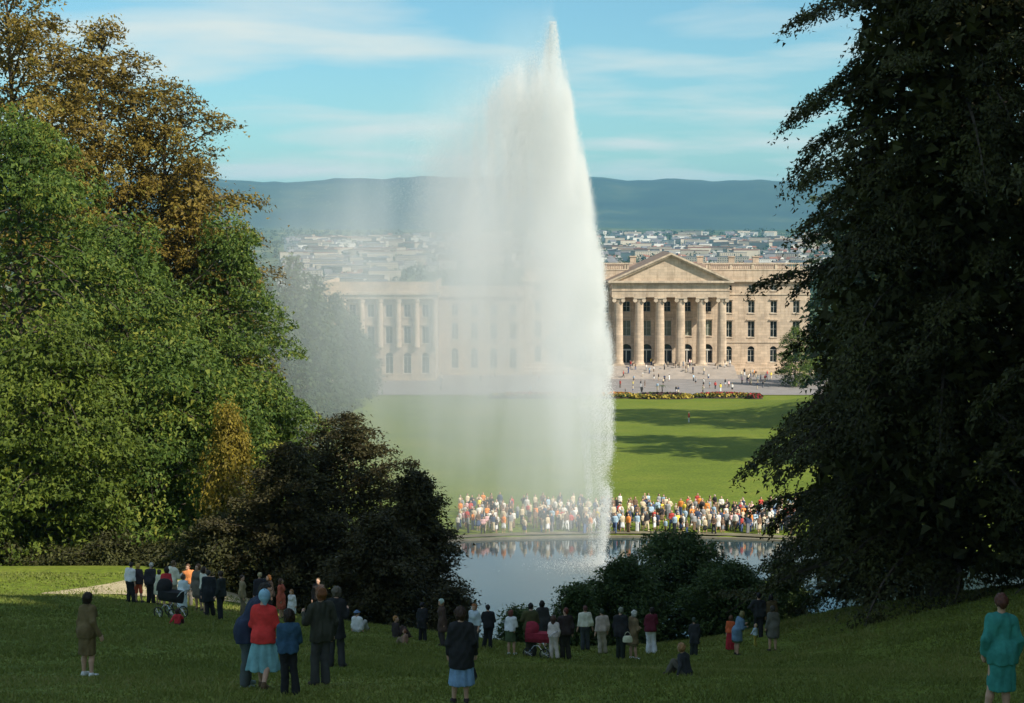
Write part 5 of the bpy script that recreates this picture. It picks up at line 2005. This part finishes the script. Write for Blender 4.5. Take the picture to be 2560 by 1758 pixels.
pts_ = []
tries = 0
while len(pts_) < 330 and tries < 20000:
    tries += 1
    y = 148.6 + 11.0 * crg.random() ** 1.2
    px = crg.uniform(1140, 2000)
    x = (px - CX) / F_PX * y
    e_ = math.sqrt(((x - POND[0]) / POND[2]) ** 2 + ((y - POND[1]) / POND[3]) ** 2)
    if e_ < 1.018:
        continue
    if any((x - a_) ** 2 + (y - b_) ** 2 < .22 for a_, b_ in pts_):
        continue
    if px > 1560 and y > 160.5 - (px - 1560) * .006:
        continue
    pts_.append((x, y))
pts_.sort(key=lambda p: p[1])
for x, y in pts_[:150]:
    crowd_person(x, y, float(ground_z(x, y)), math.pi + float(crg.normal(0, .5)), 'in the far bank crowd', 'crowd on the far bank of the pond')
# the rows behind them read as one mass
pal_m = [SKIN] + [cloth(t_[1]) for t_ in TOPS] + [cloth(t_[1]) for t_ in BOTS] + [hairm(h_) for h_ in HAIRS]
cache = {}
Vs, Qs, Ms, off = [], [], [], 0
for x, y in pts_[150:]:
    k_ = int(crg.integers(0, 8))
    if k_ not in cache:
        m0 = CM[k_][0]
        co = np.zeros(len(m0.vertices) * 3, np.float32)
        m0.vertices.foreach_get('co', co)
        qi = np.zeros(len(m0.loops), np.int32)
        m0.loops.foreach_get('vertex_index', qi)
        mi = np.zeros(len(m0.polygons), np.int32)
        m0.polygons.foreach_get('material_index', mi)
        cache[k_] = (co.reshape(-1, 3), qi.reshape(-1, 4), mi)
    co, qi, mi = cache[k_]
    a_ = math.pi + float(crg.normal(0, .5))
    ca, sa = math.cos(a_), math.sin(a_)
    Vs.append(np.stack([co[:, 0] * ca - co[:, 1] * sa + x, co[:, 0] * sa + co[:, 1] * ca + y, co[:, 2] + float(ground_z(x, y))], 1))
    Qs.append(qi + off)
    off += len(co)
    lut = np.array([0, 1 + crg.choice(len(TOPS), p=tw), 1 + len(TOPS) + crg.choice(len(BOTS), p=bw_), 1 + len(TOPS) + len(BOTS) + crg.integers(0, 5)])
    Ms.append(lut[mi])
me_ = np_mesh('crowd', np.concatenate(Vs), np.concatenate(Qs), True)
for mt in pal_m:
    me_.materials.append(mt)
me_.polygons.foreach_set('material_index', np.concatenate(Ms).astype(np.int32))
me_.update()
tag(link(bpy.data.objects.new('crowd', me_)), 'back rows of the packed crowd on the far bank', 'crowd', kind='stuff')


def stair_z(x, y):
    """height of the palace forecourt, stairs or portico floor"""
    lx, ly = x - PX0, y - PY0
    if abs(lx) < 14.2 and ly > -9.6 - 13 * .62:
        if ly > -9.6:
            return GZ + ZF
        i = int((-9.6 - ly) / .62)
        return GZ + ZF - (i + 1) * ZF / 14
    return GZ + .06


pts_ = []
while len(pts_) < 92:
    y = crg.uniform(353.5, 402.5)
    if crg.random() < .35:
        y = crg.uniform(392, 401)
    px = crg.uniform(1528, 1935) if crg.random() < .85 else crg.uniform(1100, 1500)
    x = (px - CX) / F_PX * y
    lx, ly = x - PX0, y - PY0
    if abs(lx) > 14.0 and ly > -5.8:
        continue
    if any((x - a_) ** 2 + (y - b_) ** 2 < .5 for a_, b_ in pts_):
        continue
    if abs(lx) < 14.2 and ly > -9.6 and min(abs(lx - c_) for c_ in colx) < 1.6:
        continue
    pts_.append((x, y))
for x, y in pts_:
    crowd_person(x, y, stair_z(x, y), float(crg.uniform(0, 6.28)), 'strolling before the palace', 'visitors before the palace')
q = G(1722, 1057)
o = crowd_person(q[0], q[1], q[2], 1.2, 'alone on the far lawn', 'visitor on the lawn')
# ------------------------------------------------------------------ the distant city
rg = np.random.default_rng(55)
M_hw = mat('house_white', (.60, .57, .51), .9, .08, .05)
M_hc = mat('house_cream', (.45, .39, .30), .9, .08, .05)
M_rr = mat('roof_red', (.26, .12, .075), .9, .15, .05)
M_rg = mat('roof_grey', (.17, .16, .16), .9, .15, .05)


def house_mesh(name, w, d, hgt, rf, m1, m2, flat=False):
    mb = MB()
    mb.box(-w / 2, w / 2, -d / 2, d / 2, -4, hgt, 0)
    if flat:
        mb.box(-w / 2 - .3, w / 2 + .3, -d / 2 - .3, d / 2 + .3, hgt, hgt + .6, 1)
    else:
        e = .6
        q = [(-w / 2 - e, -d / 2 - e, hgt - .2), (w / 2 + e, -d / 2 - e, hgt - .2), (w / 2 + e, d / 2 + e, hgt - .2), (-w / 2 - e, d / 2 + e, hgt - .2)]
        r0, r1 = (-w / 2 - e, 0, hgt + rf), (w / 2 + e, 0, hgt + rf)
        mb.face([q[0], q[1], r1, r0], 1)
        mb.face([q[2], q[3], r0, r1], 1)
        mb.face([q[1], q[2], r1], 0)
        mb.face([q[3], q[0], r0], 0)
        mb.face(q[::-1], 1)
    for row in range(max(1, int(hgt / 3))):
        nx = max(2, int(w / 3.2))
        for i in range(nx):
            x = -w / 2 + (i + .5) * w / nx
            mb.box(x - .55, x + .55, -d / 2 - .06, -d / 2 + .2, .9 + row * 3, 2.3 + row * 3, 2)
    me_ = bpy.data.meshes.new(name)
    me_.from_pydata(mb.v, [], mb.f)
    for mt in (m1, m2, M_glass):
        me_.materials.append(mt)
    me_.polygons.foreach_set('material_index', mb.m)
    me_.update()
    return me_


kinds = [
    (house_mesh('house_a', 14, 11, 7, 4.5, M_hw, M_rr), 'white house with a red gabled roof in the distant city', 'house'),
    (house_mesh('house_b', 12, 10, 6, 4, M_hc, M_rg), 'cream house with a grey gabled roof in the distant city', 'house'),
    (house_mesh('house_c', 30, 12, 13, 0, M_hw, M_rg, True), 'white flat-roofed apartment block in the distant city', 'building'),
    (house_mesh('house_d', 18, 11, 9, 5, M_hw, M_rg), 'white house with a grey gabled roof in the distant city', 'house'),
    (house_mesh('house_e', 46, 14, 16, 0, M_hc, M_rg, True), 'long cream flat-roofed block in the distant city', 'building'),
]
spots = []
tries = 0
while len(spots) < 1500 and tries < 60000:
    tries += 1
    if rg.random() < .3:
        px = rg.uniform(720, 960)
        y = rg.uniform(1900, 4700)
    else:
        px = rg.uniform(900, 2080)
        y = rg.uniform(2500, 5100)
    x = (px - CX) / F_PX * y
    dens = .35 + .65 * (math.sin(x * .006 + 1) * math.sin(y * .0042 + x * .002) > -.25)
    if y > 4300:
        dens *= .5
    if rg.random() > dens:
        continue
    spots.append((x, y))
spots.sort(key=lambda s: s[1])
vis = [s for s in spots]
indiv = vis[:300]
rest = vis[300:]
SV, SF, SM, base_i = [], [], [], 0
for i, (x, y) in enumerate(indiv):
    k_ = rg.choice(5, p=[.34, .2, .16, .2, .1])
    me_, lab, cat_ = kinds[k_]
    o = bpy.data.objects.new('distant_house', me_)
    o.location = (x, y, float(ground_z(x, y)))
    o.rotation_euler = (0, 0, float(rg.normal(0, .5)))
    tag(link(o), lab, cat_, 'houses of the distant city')
mbr = {}
Vall, Fall, Mall = [], [], []
off = 0
for (x, y) in rest:
    k_ = rg.choice(5, p=[.30, .2, .18, .2, .12])
    me_ = kinds[k_][0]
    a = float(rg.normal(0, .5))
    co = np.array([v.co for v in me_.vertices])
    ca, sa = math.cos(a), math.sin(a)
    co2 = np.stack([co[:, 0] * ca - co[:, 1] * sa + x, co[:, 0] * sa + co[:, 1] * ca + y, co[:, 2] + float(ground_z(x, y))], 1)
    for p in me_.polygons:
        if p.material_index == 2:
            continue
        Fall.append(tuple(off + v for v in p.vertices))
        Mall.append(p.material_index + (2 if k_ in (1, 4) else 0))
    Vall += [tuple(v) for v in co2]
    off += len(co)
me_ = bpy.data.meshes.new('distant_houses')
me_.from_pydata(Vall, [], Fall)
for mt in (M_hw, M_rg, M_hc, M_rr):
    me_.materials.append(mt)
me_.polygons.foreach_set('material_index', Mall)
me_.update()
tag(link(bpy.data.objects.new('distant_houses', me_)), 'countless tiny houses of the far end of the city', 'houses', kind='stuff')
# tree belts between the houses: one far mass
nT = 3000
ty = rg.uniform(700, 5600, nT)
tx = (rg.uniform(560, 2200, nT) - CX) / F_PX * ty
Vl, Fl = [], []
nl = 28
cz = ground_z(tx, ty)
rr = rg.uniform(4, 9, nT)
d = rg.normal(0, 1, (nT, nl, 3))
d /= np.linalg.norm(d, axis=2, keepdims=True)
pos = np.stack([tx, ty, cz], 1)[:, None, :] + d * (rr[:, None, None] * rg.uniform(.6, 1.1, (nT, nl, 1))) * np.array([1, 1, .85]) + np.array([0, 0, 1]) * rr[:, None, None] * .8
pos = pos.reshape(-1, 3)
sz = rg.uniform(1.6, 3.2, len(pos))[:, None]
d1 = rg.normal(0, 1, pos.shape)
d1 /= np.linalg.norm(d1, axis=1, keepdims=True)
d2 = np.cross(d1, rg.normal(0, 1, pos.shape))
d2 /= np.linalg.norm(d2, axis=1, keepdims=True)
V = np.stack([pos - d1 * sz, pos + d2 * sz, pos + d1 * sz], 1).reshape(-1, 3)
me_ = np_mesh('distant_trees', V, np.arange(len(V)).reshape(-1, 3))
me_.materials.append(M_leaf_far)
tag(link(bpy.data.objects.new('distant_trees', me_)), 'far tree belts between the houses of the city', 'trees', kind='stuff')
# ------------------------------------------------------------------ the fountain
YF = 136.0
fo = W(1482, 1420, YF)
FX = float(fo[0])
FBASE = 0.0
ft = empty('fountain', (FX, YF, 0.0))
tag(ft, 'tall white fountain jet rising from the pond with mist drifting left', 'fountain')


def px2x(px):
    return (px - CX) / F_PX * YF


ZS = [43.2, 40.0, 36.5, 33.0, 29.0, 24.0, 19.0, 14.5, 10.0, 6.0, 3.0, 0.2]
RE = [px2x(v) for v in (1383, 1400, 1428, 1446, 1472, 1500, 1520, 1532, 1534, 1528, 1520, 1508)]      # right edge
LE = [px2x(v) for v in (1377, 1355, 1262, 1228, 1215, 1215, 1225, 1255, 1330, 1420, 1440, 1452)]      # left edge of the dense body
CE = [px2x(v) for v in (1380, 1384, 1392, 1400, 1412, 1428, 1442, 1455, 1465, 1474, 1479, 1482)]      # jet axis
DENS = [0.05, .42, 1.0, 1.0, 1.0, 1.0, .80, .32, .14, .10, .10, .11]
zi = np.array(ZS[::-1])
rei, lei, cei, deni = (np.array(v[::-1]) for v in (RE, LE, CE, DENS))
rg = np.random.default_rng(9)


def vnoise(x, y, z, sd):
    r2 = np.random.default_rng(sd)
    out = np.zeros_like(x)
    for k_ in range(7):
        f = r2.normal(0, 1, 3)
        out += np.sin(x * f[0] + y * f[1] + z * f[2] + r2.uniform(0, 6.3))
    return out / 2.7


P_, Rr = [], []
# falling sheets of drops
NDROP = 3600000
z = rg.uniform(0.1, 42.5, NDROP)
z = z[rg.random(NDROP) < np.interp(z, zi, deni)]
NDROP = len(z)
L_, R_, C_, Dn = (np.interp(z, zi, a) for a in (lei, rei, cei, deni))
L_ = L_ - rg.exponential(1.0, NDROP) * np.interp(z, [0, 8, 16, 28, 36, 43], [.2, .5, 1.4, 2.0, .8, .03])
q = rg.random(NDROP)
edge = rg.random(NDROP)
# concentrated on the sunlit right edge, thinner towards the left
uu = np.where(edge < .42, 1 - np.abs(rg.normal(0, .13, NDROP)), np.where(edge < .85, rg.beta(1.6, 1.5, NDROP), rg.beta(1.2, 3.0, NDROP) - .15))
x = L_ + (R_ - L_) * uu + rg.normal(0, .18, NDROP)
wd_ = np.maximum(0.5, (R_ - L_) * .5)
y = rg.normal(0, 1, NDROP) * wd_ * .42
ns = vnoise(x * 1.3, y * 1.0, z * .16, 3) + .6 * vnoise(x * 3.2, y * 2.5, z * .4, 4)
keep = (rg.random(NDROP) < np.clip(.50 + .70 * ns, .04, 1)) & (x < R_ + .25 + .70 * vnoise(y * .6, z * .9, z * .4, 8) + .25 * rg.normal(0, 1, NDROP)) & ((edge < .42) | (rg.random(NDROP) < np.interp(z, [0, 8, 18, 26, 31], [.01, .02, .06, .5, 1.3])))
x, y, z = x[keep], y[keep], z[keep]
P_.append(np.stack([x - FX, y, z], 1))
Rr.append(rg.uniform(.007, .0165, len(x)))
# the rising jet
NJ = 26000
z = 42.0 * rg.random(NJ) ** .6 + .1
s = z / 43
xc = np.interp(z, zi, cei)
rad = .20 + 1.2 * s ** 1.2 * (1 - .93 * np.clip((s - .70) / .28, 0, 1))
a = rg.uniform(0, 6.283, NJ)
rr = rad * np.sqrt(rg.random(NJ))
P_.append(np.stack([xc + rr * np.cos(a) - FX, rr * np.sin(a), z], 1))
Rr.append(rg.uniform(.008, .02, NJ))
# splash ring on the water
NS = 6000
a = rg.uniform(0, 6.283, NS)
rr = np.abs(rg.normal(0, 2.0, NS)) + .2
P_.append(np.stack([rr * np.cos(a), rr * np.sin(a) * .9, np.abs(rg.normal(0, .5, NS)) * np.exp(-rr / 3) + .02], 1))
Rr.append(rg.uniform(.008, .018, NS))
P_ = np.concatenate(P_)
Rr = np.concatenate(Rr)
me_ = bpy.data.meshes.new('spray')
me_.vertices.add(len(P_))
me_.vertices.foreach_set('co', P_.astype(np.float32).ravel())
at = me_.attributes.new('drop_radius', 'FLOAT', 'POINT')
at.data.foreach_set('value', Rr.astype(np.float32))
me_.update()
m, t, b = pbase('water_drops')
b.inputs['Base Color'].default_value = (.92, .91, .88, 1)
b.inputs['Roughness'].default_value = .5
tr = nd(t, 'ShaderNodeBsdfTranslucent')
tr.inputs[0].default_value = (.88, .90, .90, 1)
mx = nd(t, 'ShaderNodeMixShader')
mx.inputs[0].default_value = .45
t.links.new(b.outputs[0], mx.inputs[1])
t.links.new(tr.outputs[0], mx.inputs[2])
t.links.new(mx.outputs[0], t.nodes['Material Output'].inputs[0])
M_drop = m
me_.materials.append(M_drop)
sp_o = link(bpy.data.objects.new('spray', me_), ft)
tag(sp_o, kind='stuff')
ng = bpy.data.node_groups.new('drops', 'GeometryNodeTree')
ng.interface.new_socket('Geometry', in_out='INPUT', socket_type='NodeSocketGeometry')
ng.interface.new_socket('Geometry', in_out='OUTPUT', socket_type='NodeSocketGeometry')
gi, go = ng.nodes.new('NodeGroupInput'), ng.nodes.new('NodeGroupOutput')
mtp = ng.nodes.new('GeometryNodeMeshToPoints')
na = ng.nodes.new('GeometryNodeInputNamedAttribute')
na.data_type = 'FLOAT'
na.inputs['Name'].default_value = 'drop_radius'
sm = ng.nodes.new('GeometryNodeSetMaterial')
sm.inputs['Material'].default_value = M_drop
ng.links.new(gi.outputs[0], mtp.inputs['Mesh'])
ng.links.new(na.outputs['Attribute'], mtp.inputs['Radius'])
ng.links.new(mtp.outputs[0], sm.inputs['Geometry'])
ng.links.new(sm.outputs[0], go.inputs[0])
md = sp_o.modifiers.new('drops', 'NODES')
md.node_group = ng

# mist: a volume drifting left of the jet
X0, X1, Y0, Y1, Z0, Z1 = -34.0, 12.0, 120.0, 156.0, 0.12, 43.5
mb = MB()
mb.box(X0 - FX, X1 - FX, Y0 - YF, Y1 - YF, Z0, Z1)
m = bpy.data.materials.new('mist')
m.use_nodes = True
t = m.node_tree
t.nodes.clear()
g = nd(t, 'ShaderNodeNewGeometry')
sp = nd(t, 'ShaderNodeSeparateXYZ')
t.links.new(g.outputs['Position'], sp.inputs[0])
zt = mathn(t, 'DIVIDE', sp.outputs[2], 45.0)


def curve(pts_, src):
    n_ = t.nodes.new('ShaderNodeFloatCurve')
    c_ = n_.mapping.curves[0]
    pts_ = sorted(pts_)
    c_.points[0].location = pts_[0]
    c_.points[-1].location = pts_[-1]
    for p in pts_[1:-1]:
        c_.points.new(*p)
    n_.mapping.update()
    t.links.new(src, n_.inputs['Value'])
    return n_.outputs[0]


# right edge of the veil (metres = value * 20), width (value * 40), density (value * 0.2)
Rz = mathn(t, 'MULTIPLY', curve([(zz / 45, v / 20) for zz, v in ((0, px2x(1525)), (6, px2x(1530)), (14.5, px2x(1535)), (24, px2x(1508)), (33, px2x(1452)), (40, px2x(1402)), (45, px2x(1382)))], zt), 20.0)
Wz = mathn(t, 'MULTIPLY', curve([(zz / 45, v / 40) for zz, v in ((0, 8), (5, 11), (10, 15.5), (19, 16), (26, 13.5), (33, 9.5), (39, 5), (45, 2))], zt), 40.0)
Dz = mathn(t, 'MULTIPLY', curve([(zz / 45, v) for zz, v in ((0, .05), (4, .12), (10, .27), (16, .50), (23, .60), (30, .38), (36, .18), (41, .07), (45, .0))], zt), 0.5)
uo = mathn(t, 'DIVIDE', mathn(t, 'SUBTRACT', Rz, sp.outputs[0]), Wz)       # 0 at right edge, grows left
edge_ = nd(t, 'ShaderNodeMapRange', interpolation_type='SMOOTHSTEP')
edge_.inputs[1].default_value = 0.0
edge_.inputs[2].default_value = 0.16
t.links.new(uo, edge_.inputs[0])
fall = mathn(t, 'POWER', 2.718, mathn(t, 'MULTIPLY', mathn(t, 'MULTIPLY', uo, uo), -0.80))
yo = mathn(t, 'DIVIDE', mathn(t, 'SUBTRACT', sp.outputs[1], YF + 2.0), 6.5)
fy = mathn(t, 'POWER', 2.718, mathn(t, 'MULTIPLY', mathn(t, 'MULTIPLY', yo, yo), -1.0))
mp_ = nd(t, 'ShaderNodeMapping')
mp_.inputs['Scale'].default_value = (.26, .26, .05)
mp_.inputs['Rotation'].default_value = (0, R(22), 0)
t.links.new(g.outputs['Position'], mp_.inputs[0])
nz = nd(t, 'ShaderNodeTexNoise', i_Scale=1.0, i_Detail=3.0, i_Roughness=.55)
t.links.new(mp_.outputs[0], nz.inputs[0])
nf = nd(t, 'ShaderNodeMapRange')
nf.inputs[1].default_value, nf.inputs[2].default_value = .3, .7
nf.inputs[3].default_value, nf.inputs[4].default_value = .12, 1.95
t.links.new(nz.outputs[0], nf.inputs[0])
dn = mathn(t, 'MULTIPLY', mathn(t, 'MULTIPLY', mathn(t, 'MULTIPLY', Dz, edge_.outputs[0]), mathn(t, 'MULTIPLY', fall, fy)), nf.outputs[0])
vs = nd(t, 'ShaderNodeVolumeScatter')
vs.inputs['Color'].default_value = (.93, .985, .99, 1)
vs.inputs['Anisotropy'].default_value = 0.0
t.links.new(dn, vs.inputs['Density'])
out = nd(t, 'ShaderNodeOutputMaterial')
t.links.new(vs.outputs[0], out.inputs['Volume'])
tag(mb.build('mist', m, ft), kind='stuff')
# ------------------------------------------------------------------ haze
mb = MB()
mb.box(-6000, 6000, -160, 13200, -70, 330)
m = bpy.data.materials.new('haze')
m.use_nodes = True
t = m.node_tree
t.nodes.clear()
pv = nd(t, 'ShaderNodeVolumePrincipled')
pv.inputs['Color'].default_value = (.22, .56, .86, 1)
pv.inputs['Density'].default_value = 6.0e-5
pv.inputs['Anisotropy'].default_value = 0.0
out = nd(t, 'ShaderNodeOutputMaterial')
t.links.new(pv.outputs[0], out.inputs['Volume'])
tag(mb.build('haze', m), kind='stuff')
